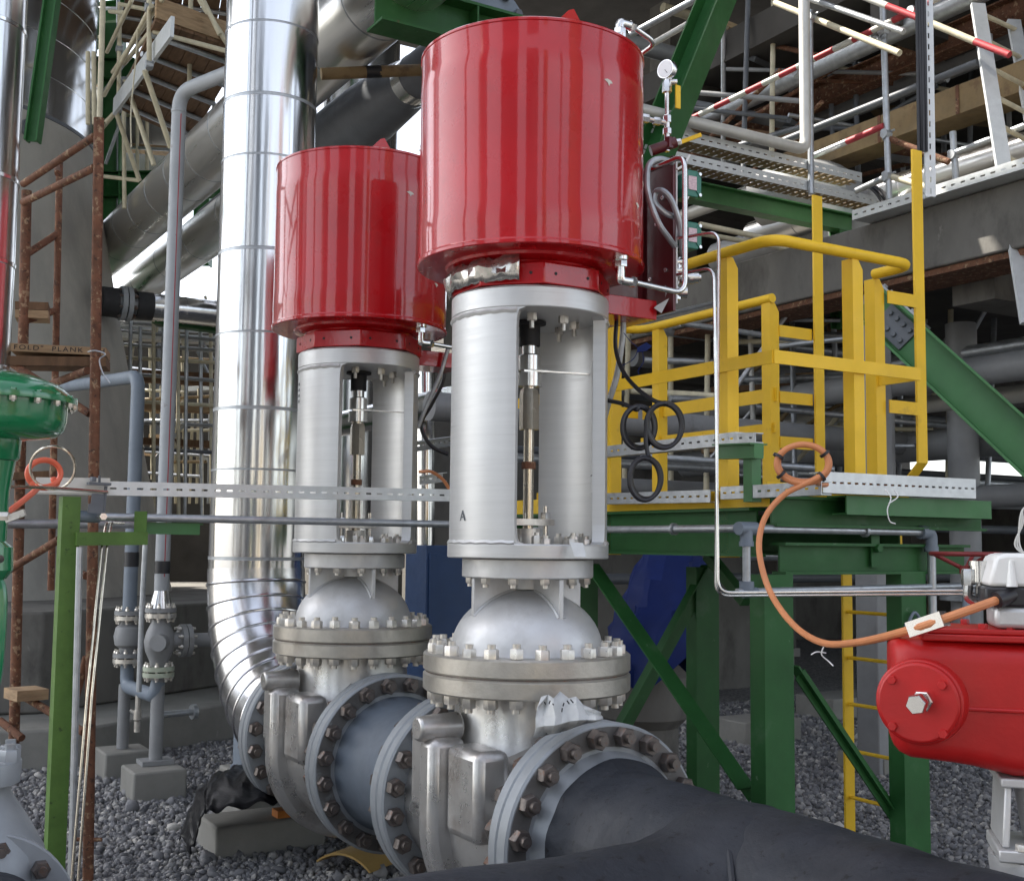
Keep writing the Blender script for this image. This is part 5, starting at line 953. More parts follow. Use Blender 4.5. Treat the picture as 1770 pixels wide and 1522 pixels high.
k = MB(); k.box((XB-.5, 15.4, 0), (XB+11.5, 15.8, 3.70)); obj('rear_wall', k, M['concretedk'], t); k = MB(); k.box((XB+1.5, 15.4, 3.93), (XB+11.5, 15.8, 5.3)); obj('rear_wall', k, M['concretedk'], t)
k = MB(); k.box((XB-.75, 9.2, 3.0), (XB-.02, 12.8, 3.44)); k2 = MB(); k2.box((5.2, 10.4, 0), (9.5, 10.6, 3.4)); obj('low_wall', k2, M['concretedk'], t)
# tan box girder, inner beams
t = thing('box_girder', 'tan rust stained box girder high behind the ladder', 'beam', tuple(at(1600, 190, 9.2)))
p = at(1600, 190, 9.2); k = MB(); k.box((p.x, 1.5, p.z-.13), (p.x+.3, p.y+1.6, p.z+.10)); obj('girder', k, M['tan'], t)
for i in range(8): k = MB(); y_ = 2.0+i*.78; k.box((p.x-.006, y_, p.z-.13), (p.x-.0005, y_+.03, p.z+.10)); obj('weld_strap', k, M['rust'], t)
for i, (px_, py_, d_, lab) in enumerate(((1480, 140, 10.5, 'rusty brown girder deep under the upper floor behind the scaffold tubes'),)):
    p = at(px_, py_, d_); single('girder', MB().ibeam((p.x, 3, p.z), (p.x, 14, p.z), .22, .16), M['rust'], lab, 'beam')
# cable trays
def tray(label, y, pxa, pya, pxb, depth=.17, h=.075):
    a_ = onY(pxa, pya, y); c_ = onY(pxb, pya, y); c_.z = a_.z; t = thing('cable_tray', label, 'cable tray', tuple(a_.lerp(c_, .5)))
    k = MB(); k.slotted(a_, c_, h, flange=.02, fdir=(0,1,0), pitch=.075, sl=.035, sh=.010, bottom=False); obj('side_rail', k, M['channel'], t)
    k = MB(); k.slotted(a_+V((0,depth,0)), c_+V((0,depth,0)), h, flange=.02, fdir=(0,-1,0), pitch=.075, sl=.035, sh=.010, bottom=False); obj('side_rail', k, M['channel'], t)
    k = MB(); n_ = int((c_.x-a_.x)/.075)
    for i in range(n_): x0 = a_.x+i*.075; k.box((x0, y+.004, a_.z-h/2), (x0+.05, y+depth-.004, a_.z-h/2+.004))
    k.box((a_.x, y+depth*.3, a_.z-h/2+.0045), (c_.x, y+depth*.42, a_.z-h/2+.006)); k.box((a_.x, y+depth*.62, a_.z-h/2+.0045), (c_.x, y+depth*.74, a_.z-h/2+.006)); obj('tray_bottom', k, M['tan'], t)
    return a_, c_
tray('upper perforated cable tray running right from behind the front red drum', 6.5, 1060, 205, 1488)
tA, tB = tray('lower perforated cable tray with black cables bending off its right end', 6.5, 1060, 246, 1598)
k = MB()
for i in range(3): k.tube(spline([at(1500+i*6,322,9.2), at(1515+i*7,335,9.15), at(1532+i*7,362,9.0), at(1545+i*6,385,8.8), at(1560+i*6,392,8.6)], 5), .012, 8)
single('cable_bundle', k, M['rubber'], 'short bundle of black cables drooping from the lower perforated tray', 'cables')
t = thing('cable_tray', 'slotted tray lying along the edge of the concrete beam, right side', 'cable tray', (XB-.1, 4, 3.95))
k = MB(); a_, c_ = V((XB-.16, 5.9, 3.97)), V((XB-.16, 2.5, 3.97)); k.slotted(a_, c_, .07, flange=.26, fdir=(1,0,0), pitch=.075, sl=.035, sh=.012, top=False); obj('side_rail', k, M['channel'], t); k = MB(); k.slotted(a_+V((.30,0,0)), c_+V((.30,0,0)), .07, flange=.02, fdir=(-1,0,0), pitch=.075, sl=.035, sh=.012); obj('side_rail', k, M['channel'], t)
t = thing('cable_riser', 'vertical slotted riser with black cables above the right ladder stringer', 'cable tray', tuple(at(1597, 240, 6.3)))
k = MB(); xa, xb = at(1609, 340, 6.3), at(1603, -60, 6.3); k.slotted(xa, xb, .055, flange=.02, pitch=.06, sl=.03, sh=.008, upv=tuple(Rh)); obj('riser_channel', k, M['channel'], t)
for i in range(4): k = MB(); k.tube([at(1588+i*4.5,262,6.28+.01*(i % 2)), at(1586+i*4.5,100,6.28), at(1583+i*4.6,-60,6.28)], .0085, 8); obj('riser_cable', k, M['rubber'], t)
# green beam under the trays
t = thing('steel_beam', 'weathered green horizontal I beam under the two perforated cable trays', 'beam', tuple(onY(1350, 350, 6.9)))
a_ = onY(1100, 312, 6.9); c_ = V((onY(1512, 400, 6.9).x, 6.9, a_.z)); k = MB(); k.ibeam(a_, c_, .15, .12); obj('beam', k, M['greenlt'], t); k = MB(); q = onY(1452, 420, 6.9); k.ibeam((q.x, 6.9, a_.z-.078), (q.x, 6.9, 3.4), .12, .12, upv=(0,1,0)); obj('hanger', k, M['green'], t)
# off white pipe, vertical then along the tray
pw = onY(1391, 100, 6.42); zlo = onY(1388, 258, 6.42).z; k = MB(); k.tube(fillet([(pw.x, 6.42, 8.5), (pw.x, 6.42, zlo), (pw.x-2.2, 6.42, zlo)], .09, 6), .043, 20)
single('condensate_pipe', k, M['pipewhite'], 'off white pipe dropping vertically and turning left along the upper tray', 'pipe')
# other pipes on the right
def run(name, pts, r, m, label, cat='pipe', fr=.2, n=20, bands=0):
    t = thing(name, label, cat, tuple(V(pts[0]).lerp(V(pts[-1]), .5))); k = MB(); k.tube(fillet(pts, fr, 8), r, n); obj('pipe_wall', k, M[m], t)
    p, q = V(pts[0]), V(pts[1]); 
    for i in range(bands): k = MB(); c = p.lerp(q, (i+.5)/bands); k.lathe([(r-.001,-.012),(r+.006,-.008),(r+.006,.008),(r-.001,.012)], c, q-p, n, caps=False); obj('cladding_seam', k, M[m], t)
    return t
p = at(1700, 282, 9); run('insulated_pipe', [(p.x, 1.0, p.z), (p.x, p.y+2.6, p.z)], .135, 'aluy', 'shiny clad pipe lying along the upper floor behind the aluminium ladder', bands=6)
p = at(1640, 318, 9.6); run('insulated_pipe', [(p.x+.1, 1.0, p.z), (p.x+.1, p.y+3, p.z)], .16, 'greymid', 'dull grey pipe just below the shiny pipe behind the ladder', bands=4)
q1, q2, q3 = at(1310, 345, 10.4), at(1440, 310, 10), at(1500, 470, 9.9); run('duct', [q1, q2, q3], .24, 'greymid', 'fat grey duct elbow behind the right end of the trays', 'duct', fr=.5, n=32)
a_ = onY(1060, 726, 7.0); c_ = onY(1650, 745, 7.0); c_.z = a_.z-.02; c_.x += 3; t = run('long_pipe', [a_-V((1.5,0,0)), c_], .098, 'greymid', 'long grey horizontal pipe behind the yellow railing with a green band', n=28)
k = MB(); q = onY(1602, 760, 7.0); k.cyl((q.x-.02, 7.0, a_.z), (q.x+.02, 7.0, a_.z), .102, n=24); obj('colour_band', k, M['green'], t); k = MB(); k.cyl((q.x+.25, 7.0, a_.z), (q.x+3.2, 7.0, a_.z), .115, n=28); obj('cladding', k, M['alu'], t)
for (ya, yy, xa, r_, m_, lab) in ((786, 8.0, 1060, .03, 'greydk', 'thin dark pipe below the long grey pipe behind the railing'), (800, 7.4, 1060, .035, 'galv', 'galvanised pipe level with the platform toe boards behind the railing'), (905, 8.6, 1300, .045, 'greydk', 'dark horizontal pipe under the platform deck at the right'), (1000, 9.0, 1060, .05, 'greydk', 'dark pipe crossing behind the platform legs'), (680, 8.6, 1100, .06, 'greydk', 'dark pipe high behind the handrails')):
    p = onY(xa, ya, yy); run('service_pipe', [(p.x-1, yy, p.z), (p.x+6.5, yy, p.z)], r_, m_, lab)
p = at(1520, 1040, 8.8); t = thing('support_pipe', 'grey vertical pipe leg on a square base behind the platform ladder', 'pipe', (p.x, p.y, 0)); k = MB(); k.cyl((p.x,p.y,.12), (p.x,p.y,2.6), .13, n=28); obj('pipe_wall', k, M['greymid'], t); k = MB(); k.box((p.x-.22,p.y-.22,.0), (p.x+.22,p.y+.22,.12)); obj('base_block', k, M['concrete'], t)
k = MB(); k.prism([at(1512,1118,8.6), at(1530,1130,8.6), at(1544,1150,8.6), at(1545,1190,8.6), at(1534,1195,8.6), at(1528,1150,8.6)], (.004,.01,0)); single('cloth_strip', k, M['paper'], 'white cloth strip hanging on the grey pipe leg', 'cloth')
p = onZ(1288, 1290, 0); q = onZ(1405, 1288, 0); single('concrete_block', MB().box((p.x,p.y,-.02), (p.x+.62,p.y+.4,.19)), M['concrete'], 'pale concrete block on gravel behind the front platform post', 'concrete block', bevel=.014)
p = onZ(1455, 1245, 0); single('concrete_block', MB().box((p.x-.1,p.y,-.02), (p.x+.9,p.y+.5,.2)), M['concrete'], 'long low concrete kerb block behind the yellow ladder', 'concrete block', bevel=.014)
# tarpaulin covered heap
tc = at(1140, 1060, 8.3); rng = random.Random(9); k = MB(); n_, m_ = 22, 12; vs = []
for i in range(m_):
    v_ = i/(m_-1); 
    for j in range(n_): a = 2*PI*j/n_; r_ = (.36-.20*v_**2)*(1+.10*math.sin(3*a+v_*4)+.07*math.sin(7*a-v_*9)+rng.uniform(-.08,.08)); vs.append((tc.x+r_*math.cos(a)+.1*v_, tc.y+r_*.8*math.sin(a), .78+.86*v_+rng.uniform(-.02,.02)-.14*(1-v_)*math.sin(2*a+.6)))
vs = [p_+V((rng.uniform(-.02,.02), rng.uniform(-.02,.02), 0)) if 0 else V(p_) for p_ in vs]
k.add(vs, [(i*n_+j, i*n_+(j+1) % n_, (i+1)*n_+(j+1) % n_, (i+1)*n_+j) for i in range(m_-1) for j in range(n_)]+[tuple((m_-1)*n_+j for j in range(n_))])
single('tarpaulin', k, M['tarp'], 'dark blue tarpaulin bundled over equipment under the platform', 'tarpaulin', ang=28)
k = MB(); k.lathe([(.24,0),(.24,.35),(.31,.42),(.32,.7),(.05,.95)], (tc.x-.02, tc.y+.15, 0), (0,0,1), 36); single('pump_casing', k, M['concretedk'], 'grey rounded equipment casing showing below the blue tarpaulin', 'equipment')
p = onZ(1110, 1215, 0); single('equipment_plinth', MB().box((p.x-.5,p.y,-.02), (p.x+.75,p.y+1,.32)), M['concrete'], 'wide concrete plinth under the tarpaulin covered equipment', 'concrete block', bevel=.014)
# blue cabinet between the valves
p = at(747, 1070, 7.6); t = thing('control_cabinet', 'blue steel control cabinet seen between the two valves', 'cabinet', (p.x, p.y, 0)); p.x += .07; zc_ = at(747, 942, 7.6).z; k = MB(); k.box((p.x-.12,p.y,.35), (p.x+.26,p.y+.3,zc_)); obj('cabinet_body', k, M['bluecab'], t, bevel=.005); k = MB(); k.box((p.x-.10,p.y-.012,.40), (p.x+.24,p.y-.001,zc_-.05)); obj('door', k, M['bluecab'], t, bevel=.003); k = MB(); k.box((p.x-.12,p.y,0), (p.x+.26,p.y+.3,.345)); obj('stand', k, M['greydk'], t)
# things glimpsed between the valves
p = at(747, 700, 8.2); t = run('insulated_pipe', [(p.x, p.y-.3, p.z), (p.x, p.y+3, p.z)], .10, 'alu', 'clad pipe end with a red band glimpsed between the two yokes'); k = MB(); k.cyl((p.x, p.y-.2, p.z), (p.x, p.y-.14, p.z), .103, n=24); obj('colour_band', k, M['stripered'], t)
t = thing('cable_channel', 'slotted grey channel glimpsed between the two valve yokes', 'cable channel', tuple(at(747, 765, 6.6))); a_, c_ = at(690, 775, 6.4), at(790, 760, 6.9); k = MB(); k.slotted(a_, c_, .055, pitch=.05); obj('channel', k, M['galv'], t)
t = thing('cable_channel', 'lower stub of slotted channel glimpsed between the two yokes', 'cable channel', tuple(at(740, 828, 6.5))); a_, c_ = at(725, 830, 6.5), at(765, 824, 6.6); k = MB(); k.slotted(a_, c_, .05, pitch=.05); obj('channel', k, M['galv'], t)
cable([(770,620,6.4),(765,660,6.4),(745,700,6.4),(728,735,6.4),(745,770,6.4),(775,785,6.4)], .011, 'rubber', 'black cable sagging between the two valve yokes')
cable([(725,815,6.5),(745,815,6.45),(765,828,6.45),(780,850,6.45)], .009, 'orange', 'orange cable end between the two valve yokes')
cable([(775,600,6.0),(760,650,6.0),(738,700,6.0),(722,740,6.0)], .011, 'galv', 'braided hose dropping from the far red drum bracket', 'hose', 'braided_hose')
run('service_pipe', [at(735, 1000, 8.6), at(735, 640, 8.6)], .07, 'alu', 'short shiny upright pipe standing between the two valves')
# dark reducer, flange and stained pipe behind the drums
p = at(640, 195, 9.0); t = thing('reducer_pipe', 'dark grey tapering pipe with a bright band behind the red drums', 'pipe', tuple(p))
k = MB(); k.lathe([(.25,4.0),(.25,.4),(.245,.0),(.20,-.55),(.165,-.75),(.165,-1.7)], p, (0,1,0), 40, caps=True); obj('pipe_wall', k, M['greydk'], t); k = MB(); k.lathe([(.168,-.86),(.170,-.86),(.170,-.68),(.180,-.68)], p, (0,1,0), 40, caps=False); obj('bright_band', k, M['steel'], t)
for y_ in (-1.75, -1.84): k = MB(); q = V((p.x, p.y+y_, p.z)); k.cyl(q, q+V((0,.07,0)), .30, n=40); obj('flange', k, M['bluegrey'], t)
for i in range(12): a = 2*PI*i/12; k = MB(); q = V((p.x+.255*math.cos(a), p.y-1.80, p.z+.255*math.sin(a))); k.hexa(q-V((0,.05,0)), (0,-1,0), .03, .03); obj('flange_bolt', k, M['greydk'], t)
t = run('stained_pipe', [at(555,128,7.7), at(735,121,7.9)], .040, 'tan', 'brown stained horizontal pipe crossing behind the riser and the front drum'); k = MB(); k.cyl(at(632,124.8,7.785), at(658,123.9,7.815), .042, n=20); obj('tape_band', k, M['rubber'], t)
k = MB(); p = at(625, 90, 12.5); k.cyl((p.x,p.y,0), (p.x,p.y,8), .42, n=48, caps=False); single('clad_column', k, M['alu'], 'shiny clad column far behind the reducer pipe', 'vessel')

# ---------------------------------------------------------------- scaffolds
def clampm(par, p): k = MB(); p = V(p); k.cyl(p-V((.03,0,0)), p+V((.03,0,0)), .034, n=10); k.cyl(p-V((0,0,.035)), p+V((0,.02,.035)), .030, n=10); k.cyl(p+V((.02,-.03,.02)), p+V((.02,-.06,.02)), .009, n=6); obj('clamp', k, M['galv'], par)
def tb(par, a, c, m='galv', r=.024, name='ledger'): k = MB(); k.cyl(at(*a), at(*c), r, n=12); return obj(name, k, M[m], par)
def stripe(par, a, c, n_, first=0, r=.024, m2='stripewht'):
    p, q = at(*a), at(*c); k = MB()
    for i in range(n_): k.m = (i+first) % 2; k.cyl(p.lerp(q, i/n_), p.lerp(q, (i+1)/n_), r, n=12)
    return obj('guard_rail', k, [M['stripered'], M[m2]], par)
t = thing('tube_scaffold', 'grey tube scaffold with red and white guard rails at the upper right', 'scaffold', tuple(at(1530, 360, 8.6)))
tb(t, (1537,345,8.6), (1525,-20,8.6), name='upright'); tb(t, (1402,335,8.9), (1400,18,8.9), name='upright'); tb(t, (1655,345,8.4), (1647,228,8.4), name='upright'); tb(t, (1718,180,8.9), (1710,60,8.9), name='upright')
tb(t, (1400,-2,8.9), (1562,55,8.2), r=.023); tb(t, (1340,5,9.3), (1555,92,8.2), 'cream'); stripe(t, (1160,222,10.3), (1580,18,8.3), 14, 1); stripe(t, (1586,14,8.25), (1700,-40,7.8), 4, 0); stripe(t, (1480,-10,8.6), (1590,32,8.2), 2, 1); tb(t, (1590,32,8.2), (1685,72,7.9), 'cream'); stripe(t, (1685,72,7.9), (1745,95,7.7), 1, 0)
stripe(t, (1405,270,9.2), (1527,218,8.6), 2, 1, m2='galv'); tb(t, (1538,240,8.6), (1640,280,8.3), 'rust'); tb(t, (1350,245,9.9), (1690,108,8.6), 'greydk', .03); tb(t, (1650,265,8.4), (1790,210,7.9), 'galv'); tb(t, (1540,305,8.6), (1640,335,8.2), 'cream'); tb(t, (1480,330,9.0), (1540,302,8.6), 'galv'); tb(t, (1130,75,9.0), (1280,-10,8.6), 'pipewhite', .024); tb(t, (1090,60,10.2), (1210,-5,9.8), 'galv', .03)
for p_ in ((1532,232,8.6),(1527,55,8.6),(1516,72,8.6),(1578,20,8.3),(1402,30,8.9),(1648,268,8.4),(1534,305,8.6),(1378,125,9.2),(1196,208,10.1)): clampm(t, at(*p_))
tb(t, (1240,262,10), (1400,215,9.3), 'greydk', .022); tb(t, (1250,700,9.5), (1440,430,9.5), 'galv', .02); tb(t, (1175,558,8.6), (1395,590,9.2), 'galv', .022); tb(t, (1330,600,9.2), (1460,585,8.9), 'galv', .02); tb(t, (1080,560,9), (1330,500,9.8), 'galv', .016); tb(t, (1090,575,9.2), (1500,465,10.2), 'galv', .018); tb(t, (1210,388,8.6), (1410,430,9.3), 'cream', .022); tb(t, (1190,400,8.8), (1370,432,9.4), 'cream', .02)
t = thing('leaning_ladder', 'aluminium ladder with round rungs leaning at the upper right', 'ladder', tuple(at(1790, 560, 7.3)))
LA, LB = (at(1690,8,8.2), at(1778,560,7.2)), (at(1752,36,8.7), at(1856,610,7.7))
for a_, c_ in (LA, LB): k = MB(); k.beam(a_, c_, .098, .03, tuple(Fh)); obj('stile', k, M['channel'], t)
for i in range(11): s_ = .03+i*.095; k = MB(); k.cyl(LA[0].lerp(LA[1], s_), LB[0].lerp(LB[1], s_), .017, n=12); obj('rung', k, M['cream'], t)
# left scaffold with boarded deck
t = thing('tube_scaffold', 'pale tube scaffold with brown boarded deck above the clad pipes, upper left', 'scaffold', tuple(at(250, 300, 12)))
zD = at(300, 150, 12).z
def dk(pts, th, m, name='board'): k = MB(); k.prism([at(*p) for p in pts], (0,0,th)); return obj(name, k, M[m], t)
B0, B1, B2, B3 = at(200,186,11.6), at(266,95,9.6), at(420,132,10.2), at(330,235,12.6)
for q in (B1, B2, B3): q.z = B0.z
for i in range(7):
    s0, s1 = i/7, (i+.96)/7; k = MB(); k.prism([B0.lerp(B3, s0), B1.lerp(B2, s0), B1.lerp(B2, s1), B0.lerp(B3, s1)], (0,0,.04)); obj('board', k, M['wooddk'], t)
k = MB(); k.beam(B1+ZZ*.12-Fh*.0, B2+ZZ*.12, .03, .18); obj('toe_board', k, M['wood'], t); k = MB(); k.beam(at(198,185,11.4), at(298,46,9.3), .03, .17); obj('toe_board', k, M['channel'], t)
for i in range(5): s_ = (i+.5)/5; k = MB(); k.cyl(B0.lerp(B1, s_)-ZZ*.03, B3.lerp(B2, s_)-ZZ*.03, .024, n=10); obj('transom', k, M['galv'], t)
for a_, c_ in (((205,190,11.6),(207,5,11.6)),((258,112,9.8),(258,-10,9.8)),((327,160,10.5),(330,-10,10.5)),((172,208,9),(178,-10,9)),((152,215,11),(152,90,11)),((163,215,11),(162,90,11)),((380,60,9.8),(346,-10,9.8)),((215,360,12),(214,190,12))): tb(t, a_, c_, 'cream', .022, 'upright')
for a_, c_ in (((210,8,11.5),(405,48,10.2)),((265,55,9.8),(405,92,9.8)),((180,165,12),(262,10,9.7)),((195,125,11.6),(290,-15,9.4)),((185,90,12),(228,0,10.5)),((190,20,11.5),(215,22,11)),((182,212,11.6),(205,188,11.6)),((215,140,11.5),(245,145,11)),((270,55,10),(400,75,10.6)),((180,305,12),(240,312,12)),((215,110,11.4),(268,45,9.8))): tb(t, a_, c_, 'cream', .021)
for a_, c_ in (((200,192,11.5),(241,312,12)),((222,155,11),(266,285,11)),((250,122,10),(295,255,10.5)),((345,0,10),(402,90,10))): tb(t, a_, c_, 'cream', .024, 'brace')
for p_ in ((258,112,9.8),(205,188,11.6),(257,13,9.8),(330,28,10.5),(330,75,10.5),(206,85,11.6),(215,140,11.5)): clampm(t, at(*p_))
k = MB(); k.tube(spline([at(238,50,10), at(235,100,10), at(230,150,10), at(226,200,10), at(227,255,10)], 4), .006, 6); obj('rope', k, M['cream'], t)
# far scaffold lifts seen low between skirt and riser
t = thing('tube_scaffold', 'far dense tube scaffold with boards seen between the skirt and the riser', 'scaffold', tuple(at(320, 900, 14)))
rng = random.Random(3)
for i in range(10): x_ = 205+i*20+rng.uniform(-5,5); tb(t, (x_+rng.uniform(-4,4), 900, 13.6), (x_, 505+rng.uniform(0,60), 13.6), rng.choice(['cream','galv']), .022, 'upright')
for y_ in (558,572,594,612,640,690,726,775,830): tb(t, (200, y_+rng.uniform(-6,6), 14), (400, y_+14+rng.uniform(-6,6), 13.4), rng.choice(['cream','galv','galv','greydk']), .022)
for i in range(12): x_, y_ = rng.uniform(220,380), rng.uniform(560,800); tb(t, (x_, y_, 14.2), (x_+rng.uniform(-60,60), y_+rng.uniform(-70,-30), 14.2), rng.choice(['cream','galv']), .018, 'brace')
for y_, m_ in ((644,'wooddk'),(652,'wooddk'),(560,'channel'),(580,'channel'),(700,'wood'),(760,'wooddk')): k = MB(); k.beam(at(205, y_, 14.6), at(400, y_+10, 14.2), .25, .08); obj('board', k, M[m_], t)
k = MB(); k.ibeam(at(180,320,14), at(400,318,13.6), .3, .16); obj('beam', k, M['green'], t)
# green columns and beams, upper left
t = thing('steel_gantry', 'green steel column and beams far behind the left scaffold', 'gantry', tuple(at(195, 250, 14)))
for a_, c_, h_ in (((195,420,14),(196,40,14),.24),((90,500,15),(92,60,15),.24),((350,460,15),(352,300,15),.2)): k = MB(); k.ibeam(at(*a_), at(*c_), h_, h_, .016, .012, tuple(Rh)); obj('column', k, M['greenlt'], t)
for a_, c_ in (((135,120,14),(235,124,14)),((150,322,14),(245,326,14)),((150,30,15),(300,10,15)),((135,60,14.4),(215,66,14.4)),((270,540,13),(420,560,13))): k = MB(); k.ibeam(at(*a_), at(*c_), .27, .2); obj('beam', k, M['green'], t)
b = MB(); b.ibeam(at(56,245,7.4), at(94,-30,7.4), .085, .08, upv=tuple(Rh)); single('steel_brace', b, M['green'], 'narrow dark green brace between the clad edge pipe and the vessel', 'brace')
run('insulated_pipe', [at(140,200,14.5), at(300,215,14.5)], .36, 'greymid', 'big dull pipe far behind the green column, upper left', bands=3)
p = at(270, 300, 16); run('header_pipe', [at(150,290,15.6), at(420,270,15.6)], .30, 'greymid', 'thick grey header pipe behind the boarded scaffold, upper left')
# dark plant block closing the view behind the scaffolds
t = thing('plant_building', 'dark steel clad plant building closing the view behind everything', 'building', (2, 19, 0))
k = MB(); k.box((-7.5, 18.5, 0), (14, 19, 5.1)); obj('wall', k, M['ceiling'], t)
for i in range(14): k = MB(); x_ = -7+i*1.45; k.box((x_, 18.4, 0), (x_+.16, 18.49, 5.1)); obj('wall_post', k, M['greydk'], t)

# ---------------------------------------------------------------- pipes and tubes crowding the open building
rng = random.Random(21)
t = thing('tube_scaffold', 'shadowed tube scaffold crowding the space behind the yellow railing', 'scaffold', tuple(at(1400, 700, 10.5)))
for px_ in (1085, 1150, 1215, 1300, 1372, 1450, 1560, 1640, 1715): tb(t, (px_+rng.uniform(-10,10), 860, 10.4+rng.uniform(-.6,.8)), (px_+rng.uniform(-10,10), 520+rng.uniform(-10,40), 10.4), rng.choice(['galv','cream','galv','pipewhite']), .024, 'upright')
for i in range(16): y_ = 530+i*20; x0 = rng.uniform(1060,1400); tb(t, (x0, y_+rng.uniform(-8,8), 10.3+rng.uniform(-.6,.6)), (x0+rng.uniform(180,420), y_+rng.uniform(-10,30), 9.8+rng.uniform(-.5,.5)), rng.choice(['galv','galv','cream','greymid','pipewhite']), rng.choice([.02,.024,.03]))
for i in range(9): x0 = rng.uniform(1080,1650); y_ = rng.uniform(560,820); tb(t, (x0, y_, 10.6), (x0+rng.uniform(60,140), y_-rng.uniform(60,150), 10.2), rng.choice(['galv','cream','tan']), .02, 'brace')
for i in range(7): x0 = rng.uniform(1100,1600); y_ = rng.uniform(560,800); k = MB(); k.beam(at(x0, y_, 10.8), at(x0+rng.uniform(80,200), y_+rng.uniform(-15,12), 10.6), .2, .05); obj('board', k, M[rng.choice(['wood','wooddk','channel'])], t)
for (px_, py_, dd_, y0, y1, r_, m_, lab) in (
    (1700, 640, 8.6, 1.5, 9.5, .11, 'greymid', 'grey pipe running away under the concrete floor at the right'),
    (1680, 690, 9.2, 1.5, 9.8, .07, 'pipewhite', 'thin pale pipe running away low at the right edge'),
    (1740, 600, 9.0, 1.5, 9.5, .06, 'galv', 'thin galvanised pipe hung under the concrete edge at the right'),
    (1640, 860, 9.6, 2.0, 10, .09, 'greymid', 'grey pipe running away behind the platform corner near the deck'),
    (1730, 760, 9.4, 1.6, 10, .13, 'greymid', 'thick grey pipe running away beside the green brace foot'),
    (1420, 200, 11.5, 4, 14.5, .14, 'greymid', 'grey pipe high in the dark upper floor left of the white pipe'),
    (1300, 170, 11.0, 4, 14.5, .08, 'galv', 'thin galvanised pipe high in the dark upper floor by the green brace'),
    (1560, 235, 10.2, 3, 12, .07, 'pipewhite', 'thin pale pipe below the tan box girder')):
    p = at(px_, py_, dd_); run('service_pipe', [(p.x, y0, p.z), (p.x, y1, p.z)], r_, m_, lab)
for (px_, py_, yy, r_, m_, lab) in ((1300, 640, 9.0, .09, 'greymid', 'grey cross pipe behind the upper mid rail'), (1300, 590, 8.2, .05, 'galv', 'galvanised cross pipe just below the concrete edge behind the handrail'), (1300, 850, 8.0, .07, 'greymid', 'grey cross pipe behind the platform deck edge'), (1500, 960, 7.8, .05, 'galv', 'galvanised cross pipe under the platform behind the ladder'), (1250, 120, 10.5, .10, 'greymid', 'grey cross pipe in the upper floor behind the green brace'), (1300, 60, 11.5, .06, 'cream', 'cream cross pipe near the top of the upper floor')):
    p = onY(px_, py_, yy); run('service_pipe', [(p.x-1.5, yy, p.z), (p.x+6, yy, p.z)], r_, m_, lab)
t = thing('tube_scaffold', 'dim tube scaffold and boards filling the upper floor behind the green brace', 'scaffold', tuple(at(1350, 120, 11)))
for px_ in (1245, 1290, 1340, 1438, 1480, 1565, 1625, 1680, 1740): tb(t, (px_+rng.uniform(-8,8), 300, 10.6+rng.uniform(-.5,1)), (px_+rng.uniform(-12,6), -30, 10.8), rng.choice(['galv','greydk','greymid','cream']), .024, 'upright')
for i in range(15): y_ = -10+i*19; x0 = rng.uniform(1150,1450); tb(t, (x0, y_+rng.uniform(-8,8), 11+rng.uniform(-.8,.6)), (x0+rng.uniform(180,360), y_+rng.uniform(0,70), 10.4+rng.uniform(-.5,.5)), rng.choice(['galv','greydk','cream','rust','greymid']), rng.choice([.02,.024,.035]))
for i in range(12): y_ = 20+i*24; x0 = rng.uniform(1180,1500); tb(t, (x0, y_+rng.uniform(40,90), 11.2), (x0+rng.uniform(120,300), y_-rng.uniform(20,80), 10.2), rng.choice(['galv','greydk','rust','cream']), .022, 'brace')
for i in range(9): x0 = rng.uniform(1180,1600); y_ = rng.uniform(10,240); k = MB(); k.beam(at(x0, y_, 11.6), at(x0+rng.uniform(100,220), y_+rng.uniform(5,60), 11.0), .3, .05); obj('board', k, M[rng.choice(['wooddk','tan','greydk'])], t)
t = thing('pump_skid', 'grey pump casing and motor on a frame in the shade behind the platform legs', 'pump', tuple(onZ(1330, 1180, 0)))
q = onZ(1330, 1180, 0); k = MB(); k.cyl(q+V((-.5,.4,.62)), q+V((.15,.4,.62)), .2, n=28); k.cyl(q+V((.2,.4,.62)), q+V((.42,.4,.62)), .27, n=28); k.cyl(q+V((.31,.4,.62)), q+V((.31,.4,1.15)), .09, n=20); obj('pump_casing', k, M['greymid'], t); k = MB(); k.box((q.x-.6,q.y+.1,.28), (q.x+.6,q.y+.7,.38)); k.box((q.x-.55,q.y+.15,.0), (q.x+.55,q.y+.65,.279)); obj('skid', k, M['concrete'], t)
t = thing('column_pipe', 'pale grey upright pipe with bolted flange standing behind the platform, far right', 'pipe', tuple(onZ(1680, 1180, 0)))
q = at(1668, 900, 9.4); k = MB(); k.cyl((q.x,q.y,0), (q.x,q.y,3.4), .12, n=28); obj('pipe_wall', k, M['greymid'], t); k = MB(); k.cyl((q.x,q.y,1.2), (q.x,q.y,1.26), .2, n=28); k.cyl((q.x,q.y,1.27), (q.x,q.y,1.33), .2, n=28); obj('flange', k, M['flange'], t)
